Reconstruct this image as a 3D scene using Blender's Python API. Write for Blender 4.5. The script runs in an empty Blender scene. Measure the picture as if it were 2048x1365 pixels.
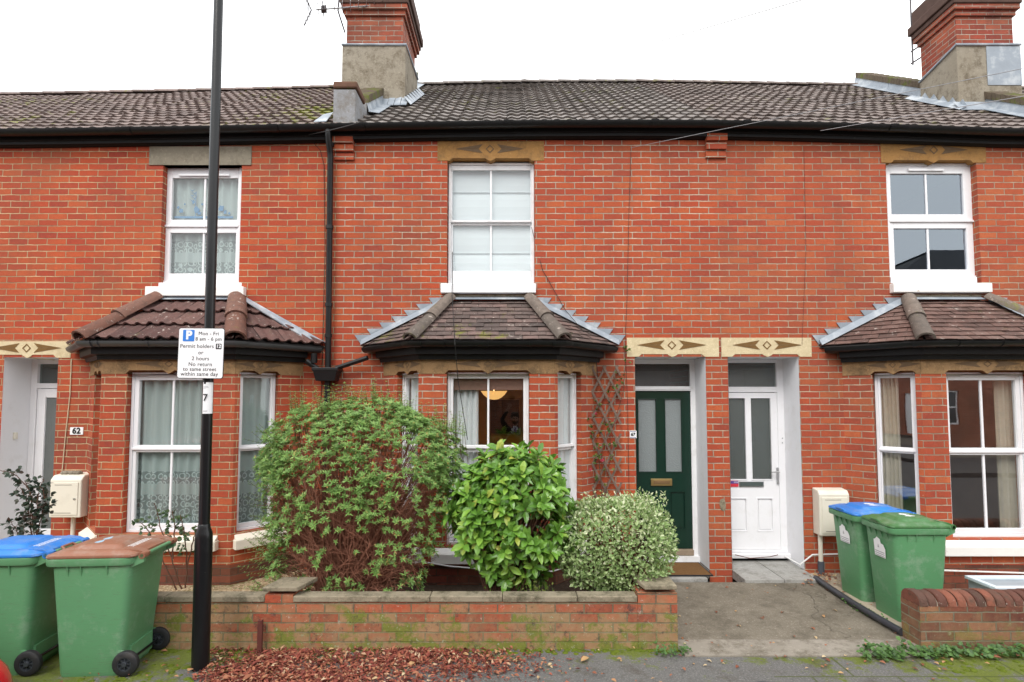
import bpy, bmesh, math, random
from mathutils import Vector, Matrix
R = math.radians
rnd = random.Random(7)
sc = bpy.context.scene
COL = sc.collection
V = Vector

# ------------------------------------------------------------------ camera
F, CAMY, CAMZ, HZ, PPY = 1100.0, -6.4, 2.02, 795.0, 734.5   # focal length in photo pixels, horizon row, row of the lens axis
PITCH = math.atan((HZ-PPY)/F)
cam_d = bpy.data.cameras.new('camera'); cam = bpy.data.objects.new('camera', cam_d); COL.objects.link(cam)
cam_d.sensor_width = 36.0; cam_d.lens = 36.0*F/2048; cam_d.shift_y = (PPY-682.5)/2048; cam_d.clip_end = 500; cam_d.clip_start = 0.05
cam.location = (0, CAMY, CAMZ); cam.rotation_euler = (math.pi/2+PITCH, 0, 0)
sc.camera = cam
# ------------------------------------------------------------------ world, sun, exposure
SUN_EL, SUN_AZ = R(48), R(200)
w = bpy.data.worlds.new('World'); sc.world = w; w.use_nodes = True
wn = w.node_tree; wn.nodes.clear()
sky = wn.nodes.new('ShaderNodeTexSky'); sky.sky_type = 'NISHITA'; sky.sun_disc = False
sky.sun_elevation = SUN_EL; sky.sun_rotation = SUN_AZ; sky.air_density = 1.0; sky.dust_density = 4.0
tc = wn.nodes.new('ShaderNodeTexCoord')
cl = wn.nodes.new('ShaderNodeTexNoise'); cl.inputs['Scale'].default_value = 1.6; cl.inputs['Detail'].default_value = 5
rp = wn.nodes.new('ShaderNodeValToRGB')
rp.color_ramp.elements[0].position = .25; rp.color_ramp.elements[0].color = (10.5, 10.9, 11.4, 1)
rp.color_ramp.elements[1].position = .75; rp.color_ramp.elements[1].color = (14.0, 14.0, 13.8, 1)
mx = wn.nodes.new('ShaderNodeMix'); mx.data_type = 'RGBA'; mx.inputs[0].default_value = .9
bg = wn.nodes.new('ShaderNodeBackground'); bg.inputs['Strength'].default_value = .1
wo = wn.nodes.new('ShaderNodeOutputWorld')
wn.links.new(tc.outputs['Generated'], cl.inputs['Vector']); wn.links.new(cl.outputs['Fac'], rp.inputs['Fac'])
wn.links.new(sky.outputs['Color'], mx.inputs[6]); wn.links.new(rp.outputs['Color'], mx.inputs[7])
wn.links.new(mx.outputs[2], bg.inputs['Color']); wn.links.new(bg.outputs['Background'], wo.inputs['Surface'])
sl = bpy.data.lights.new('sun', 'SUN'); sl.energy = 1.1; sl.angle = R(25); sl.color = (1, .97, .92)
so = bpy.data.objects.new('sun', sl); COL.objects.link(so)
so.rotation_euler = (R(90)-SUN_EL, 0, math.pi - SUN_AZ + math.pi)
_d = V((math.sin(SUN_AZ)*math.cos(SUN_EL), math.cos(SUN_AZ)*math.cos(SUN_EL), math.sin(SUN_EL)))
so.rotation_euler = _d.to_track_quat('Z', 'Y').to_euler()
sc.view_settings.view_transform = 'Standard'; sc.view_settings.look = 'None'
sc.view_settings.gamma = 1; sc.view_settings.exposure = 0.87
sc.render.engine = 'CYCLES'
sc.cycles.max_bounces = 8; sc.cycles.transparent_max_bounces = 24
sc.cycles.use_denoising = True

# ------------------------------------------------------------------ helpers
CP, SP = math.cos(PITCH), math.sin(PITCH)
def W(px, py, Y=0.0):
    """the point at depth plane Y where the wall stands that the plans were measured from"""
    u = (px-1024)/F; v = (PPY-py)/F
    t = (Y-CAMY)/(CP - v*SP)
    return V((t*u, Y, CAMZ + t*(SP+v*CP)))
def WX(px, Y=0.0, py=700): return W(px, py, Y).x
def WZ(py, Y=0.0): return W(1024, py, Y).z

class MB:
    def __init__(s): s.v=[]; s.f=[]; s.uv={}
    def add(s, vs, fs):
        o=len(s.v); s.v += [tuple(p) for p in vs]; s.f += [tuple(i+o for i in f) for f in fs]; return s
    def quad(s, *p): return s.add(p, [tuple(range(len(p)))])
    def obox(s, o, a, b, c):
        o,a,b,c = V(o),V(a),V(b),V(c)
        if a.cross(b).dot(c) < 0: a,b = b,a
        p=[o,o+a,o+a+b,o+b,o+c,o+a+c,o+a+b+c,o+b+c]
        return s.add(p,[(0,3,2,1),(4,5,6,7),(0,1,5,4),(1,2,6,5),(2,3,7,6),(3,0,4,7)])
    def box(s, x0,x1,y0,y1,z0,z1): return s.obox((x0,y0,z0),(x1-x0,0,0),(0,y1-y0,0),(0,0,z1-z0))
    def prism(s, poly, vec):
        n=len(poly); poly=[V(p) for p in poly]; vec=V(vec)
        nn=V((0,0,0))
        for i in range(n): nn += poly[i].cross(poly[(i+1)%n])
        if nn.dot(vec) > 0: poly = poly[::-1]
        top=[p+vec for p in poly]
        fs=[tuple(range(n)), tuple(range(2*n-1,n-1,-1))]
        for i in range(n): j=(i+1)%n; fs.append((j,i,i+n,j+n))
        return s.add(poly+top, fs)
    def tube(s, pts, r, n=8, cap=True):
        pts=[V(p) for p in pts]; rs = r if isinstance(r,(list,tuple)) else [r]*len(pts)
        vs=[]; fs=[]; prev=None
        for i,p in enumerate(pts):
            t=(pts[min(i+1,len(pts)-1)]-pts[max(i-1,0)]).normalized()
            if prev is None:
                a = V((0,0,1)) if abs(t.z)<.9 else V((1,0,0))
                b=t.cross(a).normalized()
            else: b=(prev - t*prev.dot(t)).normalized()
            prev=b; c=t.cross(b)
            for k in range(n):
                q=2*math.pi*k/n; vs.append(p+(b*math.cos(q)+c*math.sin(q))*rs[i])
        for i in range(len(pts)-1):
            for k in range(n): fs.append((i*n+k,i*n+(k+1)%n,(i+1)*n+(k+1)%n,(i+1)*n+k))
        if cap: fs.append(tuple(range(n-1,-1,-1))); fs.append(tuple(range((len(pts)-1)*n,len(pts)*n)))
        return s.add(vs,fs)
    def lathe(s, prof, o=(0,0,0), ax=(0,0,1), n=20, cap=True):
        o=V(o); ax=V(ax).normalized(); a=V((0,0,1)) if abs(ax.z)<.9 else V((1,0,0)); b=ax.cross(a).normalized(); c=ax.cross(b)
        vs=[]; fs=[]
        for (r,z) in prof:
            for k in range(n): q=2*math.pi*k/n; vs.append(o+ax*z+(b*math.cos(q)+c*math.sin(q))*r)
        for i in range(len(prof)-1):
            for k in range(n): fs.append((i*n+k,i*n+(k+1)%n,(i+1)*n+(k+1)%n,(i+1)*n+k))
        if cap: fs.append(tuple(range(n-1,-1,-1))); fs.append(tuple(range((len(prof)-1)*n,len(prof)*n)))
        return s.add(vs,fs)
    def loft(s, rings, cap=True):
        n=len(rings[0]); vs=[p for r in rings for p in r]; fs=[]
        for i in range(len(rings)-1):
            for k in range(n): fs.append((i*n+k,i*n+(k+1)%n,(i+1)*n+(k+1)%n,(i+1)*n+k))
        if cap: fs.append(tuple(range(n-1,-1,-1))); fs.append(tuple(range((len(rings)-1)*n,len(rings)*n)))
        return s.add(vs,fs)
    def sweep(s, path, prof, closed=True, cap=True):
        """prof: (out, z) pairs; outward is to the right of the path direction (horizontal, mitred)"""
        path=[V(p) for p in path]; rings=[]
        def nrm(a,b): d=(b-a); d.z=0; d.normalize(); return V((d.y,-d.x,0))
        for i,p in enumerate(path):
            ns=[]
            if i>0: ns.append(nrm(path[i-1],p))
            if i<len(path)-1: ns.append(nrm(p,path[i+1]))
            n=ns[0] if len(ns)==1 else (ns[0]+ns[1]).normalized()
            sc_=1/max(.3,n.dot(ns[0]))
            rings.append([p+n*(a*sc_)+V((0,0,b)) for a,b in prof])
        m=len(prof); vs=[p for r in rings for p in r]; fs=[]
        for i in range(len(rings)-1):
            for k in range(m if closed else m-1): fs.append((i*m+k,(i+1)*m+k,(i+1)*m+(k+1)%m,i*m+(k+1)%m))
        if cap and closed: fs.append(tuple(range(m))); fs.append(tuple(range((len(rings)-1)*m+m-1,(len(rings)-1)*m-1,-1)))
        return s.add(vs,fs)
    def build(s, name, mat, parent=None, bevel=0, smooth=False, solid=0, fixn=False):
        me=bpy.data.meshes.new(name); me.from_pydata(s.v,[],s.f); me.update()
        if fixn:
            bm=bmesh.new(); bm.from_mesh(me); bmesh.ops.recalc_face_normals(bm,faces=bm.faces); bm.to_mesh(me); bm.free()
        uvl=me.uv_layers.new(name='UVMap'); vs=me.vertices; lo=me.loops
        for p in me.polygons:
            n=p.normal
            if abs(n.z)>.93: t=V((1,0,0)); b=V((0,1,0))
            else: t=V((-n.y,n.x,0)).normalized(); b=n.cross(t)
            vert = abs(n.z)<.3
            for li in p.loop_indices:
                vi=lo[li].vertex_index
                if vi in s.uv: uvl.data[li].uv=s.uv[vi]
                else:
                    co=vs[vi].co; uvl.data[li].uv=(co.dot(t), co.z if vert else co.dot(b))
        if smooth:
            for p in me.polygons: p.use_smooth=True
        ob=bpy.data.objects.new(name,me); COL.objects.link(ob)
        if mat is not None: me.materials.append(mat)
        if parent is not None:
            ob.parent=parent; ob.matrix_parent_inverse = Matrix.Translation(-parent.location) if parent.parent is None and parent.type=='EMPTY' else Matrix()
        if bevel:
            m=ob.modifiers.new('bevel','BEVEL'); m.width=bevel; m.segments=2; m.limit_method='ANGLE'; m.angle_limit=R(40); m.use_clamp_overlap=True
        if smooth and not bevel:
            try:
                bm=bmesh.new(); bm.from_mesh(me)
                for e in bm.edges:
                    if len(e.link_faces)==2 and e.calc_face_angle(0)>R(42): e.smooth=False
                bm.to_mesh(me); bm.free()
            except Exception: pass
        return ob
def tag(o, label=None, cat=None, group=None, kind=None):
    if label: o['label']=label
    if cat: o['category']=cat
    if group: o['group']=group
    if kind: o['kind']=kind
    return o
def empty(name, loc=(0,0,0), label=None, cat=None, group=None):
    o=bpy.data.objects.new(name,None); COL.objects.link(o); o.location=loc; o.empty_display_size=.1
    return tag(o,label,cat,group)
def text_obj(body, size, mat, M4, parent, name='lettering', extr=.001, ax='CENTER', bold=0):
    c=bpy.data.curves.new('lettering','FONT'); c.body=body; c.size=size; c.align_x=ax; c.align_y='CENTER'; c.extrude=extr; c.offset=bold; c.space_character=1.06
    t=bpy.data.objects.new('tmp_lettering',c); COL.objects.link(t)
    dg=bpy.context.evaluated_depsgraph_get(); me=bpy.data.meshes.new_from_object(t.evaluated_get(dg))
    bpy.data.objects.remove(t); me.transform(M4); me.materials.clear(); me.materials.append(mat)
    o=bpy.data.objects.new(name,me); COL.objects.link(o)
    if parent is not None:
        o.parent=parent
        if parent.type=='EMPTY': o.matrix_parent_inverse=Matrix.Translation(-parent.location)
    return o
def front(x,y,z,tilt=0):   # text matrix: reads from -Y
    return Matrix.Translation((x,y,z)) @ Matrix.Rotation(tilt,4,'Y') @ Matrix.Rotation(math.pi/2,4,'X')

# ------------------------------------------------------------------ materials
def new_mat(name):
    m=bpy.data.materials.new(name); m.use_nodes=True; nt=m.node_tree; return m,nt,nt.nodes['Principled BSDF']
def nd(nt,t,ins=None,**pr):
    n=nt.nodes.new('ShaderNode'+t)
    for k,v in pr.items(): setattr(n,k,v)
    for k,v in (ins or {}).items():
        s=n.inputs[k]
        if isinstance(v,bpy.types.NodeSocket): nt.links.new(v,s)
        else: s.default_value=v
    return n
def ramp(nt,fac,stops,interp='LINEAR'):
    n=nt.nodes.new('ShaderNodeValToRGB'); cr=n.color_ramp; cr.interpolation=interp
    while len(cr.elements)<len(stops): cr.elements.new(.5)
    for e,(p,c) in zip(cr.elements,stops): e.position=p; e.color=(c[0],c[1],c[2],1) if not isinstance(c,(int,float)) else (c,c,c,1)
    nt.links.new(fac,n.inputs['Fac']); return n.outputs['Color']
def mixc(nt,f,a,b,mode='MIX'):
    n=nt.nodes.new('ShaderNodeMix'); n.data_type='RGBA'; n.blend_type=mode; n.clamp_factor=True
    for i,v in ((0,f),(6,a),(7,b)):
        if isinstance(v,bpy.types.NodeSocket): nt.links.new(v,n.inputs[i])
        elif i==0: n.inputs[0].default_value=v
        else: n.inputs[i].default_value=(v[0],v[1],v[2],1)
    return n.outputs[2]
def mth(nt,op,a,b=0.0,c=0.0,clamp=False):
    n=nt.nodes.new('ShaderNodeMath'); n.operation=op; n.use_clamp=clamp
    for i,v in enumerate((a,b,c)):
        if isinstance(v,bpy.types.NodeSocket): nt.links.new(v,n.inputs[i])
        else: n.inputs[i].default_value=v
    return n.outputs[0]
def noise(nt,scale,detail=4,rough=.55,vec=None,dist=0):
    n=nd(nt,'TexNoise',{'Scale':scale,'Detail':detail,'Roughness':rough,'Distortion':dist})
    nt.links.new(vec if vec is not None else geo(nt),n.inputs['Vector']); return n.outputs['Fac']
def geo(nt):
    for n in nt.nodes:
        if n.bl_idname=='ShaderNodeNewGeometry': return n.outputs['Position']
    return nt.nodes.new('ShaderNodeNewGeometry').outputs['Position']
def geon(nt): geo(nt); return [n for n in nt.nodes if n.bl_idname=='ShaderNodeNewGeometry'][0]
def uvn(nt): return nd(nt,'TexCoord').outputs['UV']
def bump(nt,b,h,dist=.01,strength=1.0):
    n=nd(nt,'Bump',{'Strength':strength,'Distance':dist,'Height':h}); nt.links.new(n.outputs['Normal'],b.inputs['Normal'])
def setp(nt,b,col=None,rough=None,spec=None,metal=None):
    for k,v in (('Base Color',col),('Roughness',rough),('Specular IOR Level',spec),('Metallic',metal)):
        if v is None: continue
        if isinstance(v,bpy.types.NodeSocket): nt.links.new(v,b.inputs[k])
        elif k=='Base Color': b.inputs[k].default_value=(v[0],v[1],v[2],1)
        else: b.inputs[k].default_value=v
def plain(name,col,rough=.5,spec=.5,metal=0,var=.12,vs=6,bumpd=0,bs=80,dirt=None,dirtc=(.1,.09,.07),ds=3,dlo=.55,dhi=.75):
    m,nt,b=new_mat(name)
    f=noise(nt,vs,5)
    c=mixc(nt,f,[x*(1-var) for x in col],[min(1,x*(1+var)) for x in col])
    if dirt:
        d=noise(nt,ds,8,.65); dm=ramp(nt,d,[(dlo,0.0),(dhi,dirt)])
        c=mixc(nt,dm,c,dirtc)
    setp(nt,b,c,rough,spec,metal)
    if bumpd: bump(nt,b,noise(nt,bs,4),bumpd)
    return m

def brick_mat(name, stops, mortar, ms=.011, bw=.2265, rh=.0752, off=(0,0), weather=.5, efflo=.25, bumpd=.008, moss=0, stain=(.10,.06,.045), wob=.0055, soot=0, headd=.75):
    m,nt,b=new_mat(name)
    uv=uvn(nt)
    wn_=nd(nt,'TexNoise',{'Scale':9.0,'Detail':2.0}); nt.links.new(uv,wn_.inputs['Vector'])
    ofs=nd(nt,'VectorMath',{0:wn_.outputs['Color'],1:(.5,.5,.5)},operation='SUBTRACT')
    scl=nd(nt,'VectorMath',{0:ofs.outputs[0],1:(wob*2,wob*2,0)},operation='MULTIPLY')
    ad=nd(nt,'VectorMath',{0:uv,1:scl.outputs[0]},operation='ADD')
    ad2=nd(nt,'VectorMath',{0:ad.outputs[0],1:(off[0]+20*bw,off[1]+100*rh,0)},operation='ADD')
    br=nd(nt,'TexBrick',{'Vector':ad2.outputs[0],'Color1':(0,0,0,1),'Color2':(1,1,1,1),'Mortar':(.5,.5,.5,1),'Scale':1.0,'Mortar Size':ms*.5,'Mortar Smooth':.25,'Bias':0.0,'Brick Width':bw,'Row Height':rh})
    tint=nd(nt,'RGBToBW',{'Color':br.outputs['Color']}).outputs[0]
    g=geo(nt)
    n1=noise(nt,1.1,5); n2=noise(nt,26,5,.6); n3=noise(nt,130,3,.6)
    t2=mth(nt,'ADD',mth(nt,'MULTIPLY_ADD',tint,.78,.11),mth(nt,'MULTIPLY',mth(nt,'SUBTRACT',n2,.5),.55),clamp=True)
    c=ramp(nt,t2,stops)
    # grain and slow drift of the firing colour
    c=mixc(nt,mth(nt,'MULTIPLY',ramp(nt,noise(nt,60,5,.75),[(.48,0.0),(.66,1.0)]),.35),c,(.17,.05,.03))
    c=mixc(nt,mth(nt,'MULTIPLY',ramp(nt,n1,[(.45,0.0),(.72,1.0)]),weather),c,stain)
    if soot:
        c=mixc(nt,mth(nt,'MULTIPLY',ramp(nt,noise(nt,2.4,6,.6),[(.4,0.0),(.65,1.0)]),soot),c,(.045,.028,.024))
    ef=ramp(nt,noise(nt,7,9,.72),[(.60,0.0),(.78,1.0)])
    c=mixc(nt,mth(nt,'MULTIPLY',ef,efflo),c,(.42,.34,.27))
    sp=ramp(nt,noise(nt,38,3,.6),[(.69,0.0),(.73,1.0)])
    c=mixc(nt,mth(nt,'MULTIPLY',sp,.6*min(1,efflo*3)),c,(.62,.56,.48))
    # weathering in drifting patches: dull grey-brown bloom and streaks that run down
    st_=nd(nt,'Mapping',{'Scale':(5.0,5.0,.55)}); nt.links.new(g,st_.inputs['Vector'])
    sk=noise(nt,1.0,7,.68,vec=st_.outputs[0])
    c=mixc(nt,mth(nt,'MULTIPLY',ramp(nt,sk,[(.50,0.0),(.72,1.0)]),weather*.9),c,(.20,.065,.035))
    c=mixc(nt,mth(nt,'MULTIPLY',ramp(nt,noise(nt,.8,6,.6),[(.45,0.0),(.65,1.0)]),weather*.45),c,(.32,.125,.06))
    mn=noise(nt,14,4)
    mo=mixc(nt,ramp(nt,noise(nt,1.7,6,.65),[(.4,0.0),(.62,1.0)]),[x*.58 for x in mortar],[min(1,x*1.12) for x in mortar]); mo=mixc(nt,mth(nt,'MULTIPLY',ramp(nt,mn,[(.45,0.0),(.65,1.0)]),.5),mo,(.20,.12,.08))
    row=mth(nt,'FRACT',mth(nt,'DIVIDE',nd(nt,'SeparateXYZ',{0:ad2.outputs[0]}).outputs['Y'],rh))
    hd=ramp(nt,mth(nt,'ABSOLUTE',mth(nt,'SUBTRACT',row,.5)),[(.38,headd),(.42,0.0)])
    mo=mixc(nt,hd,mo,[x*.6 for x in mortar])
    c=mixc(nt,br.outputs['Fac'],c,mo)
    if moss:
        sepz=nd(nt,'SeparateXYZ',{0:g}).outputs['Z']
        up=mth(nt,'MULTIPLY_ADD',sepz,-1.1,.42)
        mm=mth(nt,'ADD',mth(nt,'ADD',noise(nt,3.2,10,.78),mth(nt,'MULTIPLY',mth(nt,'SUBTRACT',tint,.5),.30)),mth(nt,'MULTIPLY',up,.62))
        c=mixc(nt,mth(nt,'MULTIPLY',ramp(nt,mm,[(.42,0.0),(.68,1.0)]),.66*moss),c,mixc(nt,noise(nt,20,4),(.16,.135,.055),(.36,.32,.19)))
        m2=mth(nt,'ADD',mth(nt,'ADD',noise(nt,5.5,10,.82),mth(nt,'MULTIPLY',mth(nt,'SUBTRACT',tint,.5),.12)),mth(nt,'MULTIPLY',up,.30))
        c=mixc(nt,mth(nt,'MULTIPLY',ramp(nt,m2,[(.59,0.0),(.66,1.0)]),.85*moss),c,mixc(nt,noise(nt,40,4),(.07,.11,.012),(.20,.24,.03)))
        m3=noise(nt,9,11,.85)
        c=mixc(nt,mth(nt,'MULTIPLY',ramp(nt,m3,[(.545,0.0),(.62,1.0)]),.8*moss),c,(.06,.045,.04))
        m4=noise(nt,22,9,.85)
        c=mixc(nt,mth(nt,'MULTIPLY',ramp(nt,m4,[(.585,0.0),(.63,1.0)]),.75*moss),c,(.5,.47,.4))
    h=mth(nt,'MULTIPLY_ADD',br.outputs['Fac'],-1.0,mth(nt,'MULTIPLY',n3,.35))
    h=mth(nt,'ADD',h,mth(nt,'MULTIPLY',n2,.35))
    setp(nt,b,c,.85,.25); bump(nt,b,h,bumpd)
    return m
RED=[(0,(.27,.045,.030)),(.15,(.36,.058,.030)),(.5,(.425,.076,.030)),(.85,(.455,.095,.034)),(1,(.48,.135,.05))]
RED2=[(0,(.27,.044,.029)),(.2,(.37,.057,.028)),(.6,(.425,.072,.028)),(1,(.47,.105,.038))]
RED3=[(0,(.26,.048,.031)),(.2,(.36,.065,.034)),(.65,(.415,.084,.035)),(1,(.47,.13,.05))]
m_brick63=brick_mat('brick_red_cream_joints',RED,(.52,.42,.32),ms=.0130,off=(.05,.02),weather=.42,efflo=.14,bumpd=.006)
m_brick62=brick_mat('brick_red_thin_joints',RED2,(.54,.42,.25),ms=.0105,off=(.05,.02),weather=.42,efflo=.10,bumpd=.006)
m_brick64=brick_mat('brick_red_buff_joints',RED3,(.46,.36,.26),ms=.0120,off=(.05,.02),weather=.42,efflo=.16,bumpd=.006)
m_brickch=brick_mat('brick_chimney',[(0,(.17,.035,.026)),(.5,(.32,.06,.035)),(1,(.42,.11,.055))],(.38,.34,.28),ms=.011,weather=.7,efflo=.2,soot=.4)
m_brickgw=brick_mat('brick_mossy_garden',[(0,(.20,.05,.03)),(.3,(.40,.085,.04)),(.7,(.48,.12,.055)),(1,(.5,.2,.11))],(.19,.16,.105),ms=.012,bw=.232,rh=.0755,off=(.0,.018),weather=.5,efflo=.4,moss=1.0,wob=.006,bumpd=.012,stain=(.2,.14,.09))
m_brickrw=brick_mat('brick_dark_garden',[(0,(.07,.03,.026)),(.4,(.17,.05,.036)),(.75,(.29,.085,.052)),(1,(.38,.14,.085))],(.22,.20,.155),ms=.013,off=(.07,.01),weather=.6,efflo=.3,moss=.5,bumpd=.014,wob=.007)
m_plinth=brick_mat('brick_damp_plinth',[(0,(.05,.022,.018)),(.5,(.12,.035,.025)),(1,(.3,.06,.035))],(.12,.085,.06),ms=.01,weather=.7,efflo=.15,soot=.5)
m_bon=brick_mat('brick_opposite',[(0,(.26,.09,.065)),(.5,(.39,.13,.08)),(1,(.45,.19,.13))],(.35,.3,.25),ms=.011)

def stone_mat(name,a,bc,dark,dk=.5):
    m,nt,b=new_mat(name)
    c=mixc(nt,noise(nt,2.2,6,.6),a,bc)
    c=mixc(nt,mth(nt,'MULTIPLY',ramp(nt,noise(nt,5,11,.82),[(.47,0.0),(.62,1.0)]),dk),c,dark)
    c=mixc(nt,mth(nt,'MULTIPLY',ramp(nt,noise(nt,30,8,.8),[(.56,0.0),(.64,1.0)]),.45),c,[min(1,x*1.5) for x in bc])
    setp(nt,b,c,.9,.2); bump(nt,b,noise(nt,110,5,.7),.004); return m
m_buff=stone_mat('buff_stone_painted',(.30,.15,.045),(.40,.225,.085),(.13,.085,.045),.6)
m_buff2=stone_mat('buff_stone_bay',(.26,.15,.065),(.36,.23,.12),(.10,.07,.04),.75)
m_pale=stone_mat('pale_stone',(.56,.46,.28),(.66,.56,.37),(.33,.24,.12),.35)
m_carve=plain('door_carving_shade',(.17,.095,.035),.9,.2,var=.3,vs=20)  # shade of the door lintel grooves, painted as a darker brown
m_carved=plain('window_carving_shade',(.15,.10,.06),.9,.2,var=.3,vs=20)  # groove shade on window and bay lintels, put into the colour
m_greyst=stone_mat('grey_render_lintel',(.20,.175,.13),(.30,.27,.21),(.12,.10,.07),.6)
m_concrete=stone_mat('concrete_coping',(.20,.165,.11),(.33,.285,.21),(.065,.06,.035),.9)
m_render=stone_mat('weathered_render',(.21,.175,.125),(.33,.30,.245),(.105,.082,.055),.85)
m_render2=stone_mat('grey_render',(.20,.20,.205),(.31,.32,.335),(.15,.12,.085),.6)
m_lead=plain('lead_sheet',(.25,.285,.325),.5,.5,var=.3,vs=5,bumpd=.004,bs=9,dirt=.5,dirtc=(.62,.63,.62),ds=5,dlo=.5,dhi=.7)
m_leadp=plain('lead_grey',(.22,.25,.29),.55,.5,var=.25,vs=5,bumpd=.004,bs=9)
m_white=plain('white_plastic',(.80,.80,.82),.28,.5,var=.03,dirt=.16,dirtc=(.5,.48,.44),ds=6,dlo=.52,dhi=.66)
m_wpaint=plain('white_gloss_paint',(.80,.80,.81),.35,.5,var=.05,bumpd=.001,bs=40,dirt=.28,dirtc=(.45,.43,.38),ds=7,dlo=.52,dhi=.66)
m_sill=plain('white_sill_paint',(.78,.77,.74),.6,.4,var=.05,bumpd=.002,bs=30,dirt=.8,dirtc=(.4,.33,.25),ds=9,dlo=.66,dhi=.72)
m_sillc=plain('cream_sill_paint',(.74,.69,.58),.6,.4,var=.06,bumpd=.002,bs=30,dirt=.7,dirtc=(.42,.34,.22),ds=7,dlo=.6,dhi=.75)
m_plaster=plain('white_plaster',(.74,.74,.76),.7,.3,var=.04,bumpd=.002,bs=25,dirt=.3,dirtc=(.5,.47,.42),ds=4)
m_black=plain('black_plastic',(.008,.0085,.009),.38,.35,var=.25,vs=9,dirt=.35,dirtc=(.035,.035,.033),ds=12,dlo=.58,dhi=.75)
m_blackp=plain('black_gloss_paint',(.006,.0065,.0075),.3,.4,var=.2,dirt=.5,dirtc=(.07,.07,.07),ds=30,dlo=.68,dhi=.72,bumpd=.0006,bs=60)
m_blackt=plain('black_timber',(.009,.009,.0095),.55,.25,var=.3,vs=14,dirt=.5,dirtc=(.06,.058,.05),ds=16,dlo=.64,dhi=.72)
m_gutter_grey=plain('grey_black_plastic',(.055,.057,.06),.4,.5,var=.3)
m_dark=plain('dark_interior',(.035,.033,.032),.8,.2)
m_rubber=plain('black_rubber',(.02,.02,.022),.6,.3,var=.2,bumpd=.001,dirt=.4,dirtc=(.09,.08,.07),ds=10)
m_green_door=plain('dark_green_gloss',(.004,.027,.017),.25,.5,var=.1,bumpd=.0006,bs=25)
m_brass=plain('brass',(.50,.36,.15),.35,.5,.9,var=.15)
m_steel=plain('steel',(.55,.55,.55),.3,.5,1)
m_black_ink=plain('black_ink',(.015,.015,.016),.6,.3,var=0)
m_white_ink=plain('white_ink',(.82,.82,.82),.5,.3,var=0)
m_signw=plain('sign_white',(.80,.81,.82),.35,.5,var=.01)
m_signb=plain('sign_blue',(.03,.19,.62),.35,.5,var=.01)
m_grey_ink=plain('grey_ink',(.4,.4,.42),.6,.3,var=0)
m_red_ink=plain('red_ink',(.6,.04,.06),.5,.3,var=0)
m_beige=plain('beige_plastic',(.70,.66,.56),.45,.4,var=.03,dirt=.25,dirtc=(.42,.38,.3),ds=4)
m_timber=plain('weathered_timber',(.17,.12,.095),.85,.2,var=.35,vs=20)
m_rust=plain('brown_rust_paint',(.10,.028,.022),.6,.4,var=.3,vs=20,bumpd=.001,dirt=.6,dirtc=(.2,.1,.05),ds=20)
m_mat=plain('coir_mat',(.16,.085,.035),.95,.1,var=.35,vs=60,bumpd=.006,bs=200)

def glass_mat(name,tint=(.95,.97,.97),rough=.0,frost=0,refl=1.0,gcol=(1,1,1)):
    m,nt,b=new_mat(name); nt.nodes.remove(b); out=nt.nodes['Material Output']
    g_=geon(nt); cs=mth(nt,'ABSOLUTE',nd(nt,'VectorMath',{0:g_.outputs['Incoming'],1:g_.outputs['Normal']},operation='DOT_PRODUCT').outputs['Value'])
    fr=mth(nt,'MULTIPLY_ADD',mth(nt,'POWER',mth(nt,'SUBTRACT',1.0,cs),5.0),.96,.042)   # Schlick, the same from both sides
    fr=mth(nt,'MULTIPLY',fr,1.9*refl,clamp=True)      # two faces of the pane
    gl=nd(nt,'BsdfGlossy',{'Color':(*gcol,1),'Roughness':rough})
    wav=nd(nt,'Bump',{'Strength':.02,'Distance':.02,'Height':noise(nt,2.0,2)}); nt.links.new(wav.outputs[0],gl.inputs['Normal'])
    if frost:
        tr=nd(nt,'MixShader',{0:frost}); t1=nd(nt,'BsdfTransparent',{'Color':(*tint,1)})
        v=nd(nt,'TexVoronoi',{'Scale':90.0}); nt.links.new(geo(nt),v.inputs['Vector'])
        t2=nd(nt,'BsdfDiffuse',{'Color':(*[x*.32 for x in tint],1)})
        bp=nd(nt,'Bump',{'Strength':.8,'Distance':.004,'Height':v.outputs['Distance']}); nt.links.new(bp.outputs[0],gl.inputs['Normal']); nt.links.new(bp.outputs[0],t2.inputs['Normal'])
        nt.links.new(t1.outputs[0],tr.inputs[1]); nt.links.new(t2.outputs[0],tr.inputs[2]); tro=tr.outputs[0]
    else: tro=nd(nt,'BsdfTransparent',{'Color':(*tint,1)}).outputs[0]
    mxs=nd(nt,'MixShader',{0:fr}); nt.links.new(tro,mxs.inputs[1]); nt.links.new(gl.outputs[0],mxs.inputs[2])
    nt.links.new(mxs.outputs[0],out.inputs['Surface']); return m
m_glass=glass_mat('window_glass')
m_glassu=glass_mat('window_glass_sky',refl=2.5,tint=(.8,.83,.88),gcol=(.80,.90,1.0))
m_glassr=glass_mat('window_glass_strong',refl=3.0,tint=(.88,.9,.92))
m_frostw=glass_mat('frosted_glass_pale',rough=.25,frost=.9,tint=(.72,.82,.83))
m_fan=glass_mat('fanlight_glass',rough=.05,frost=.35,tint=(.42,.40,.37),refl=.6)
m_frostd=glass_mat('frosted_glass_dark',rough=.12,frost=.5,tint=(.42,.50,.47))

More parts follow.
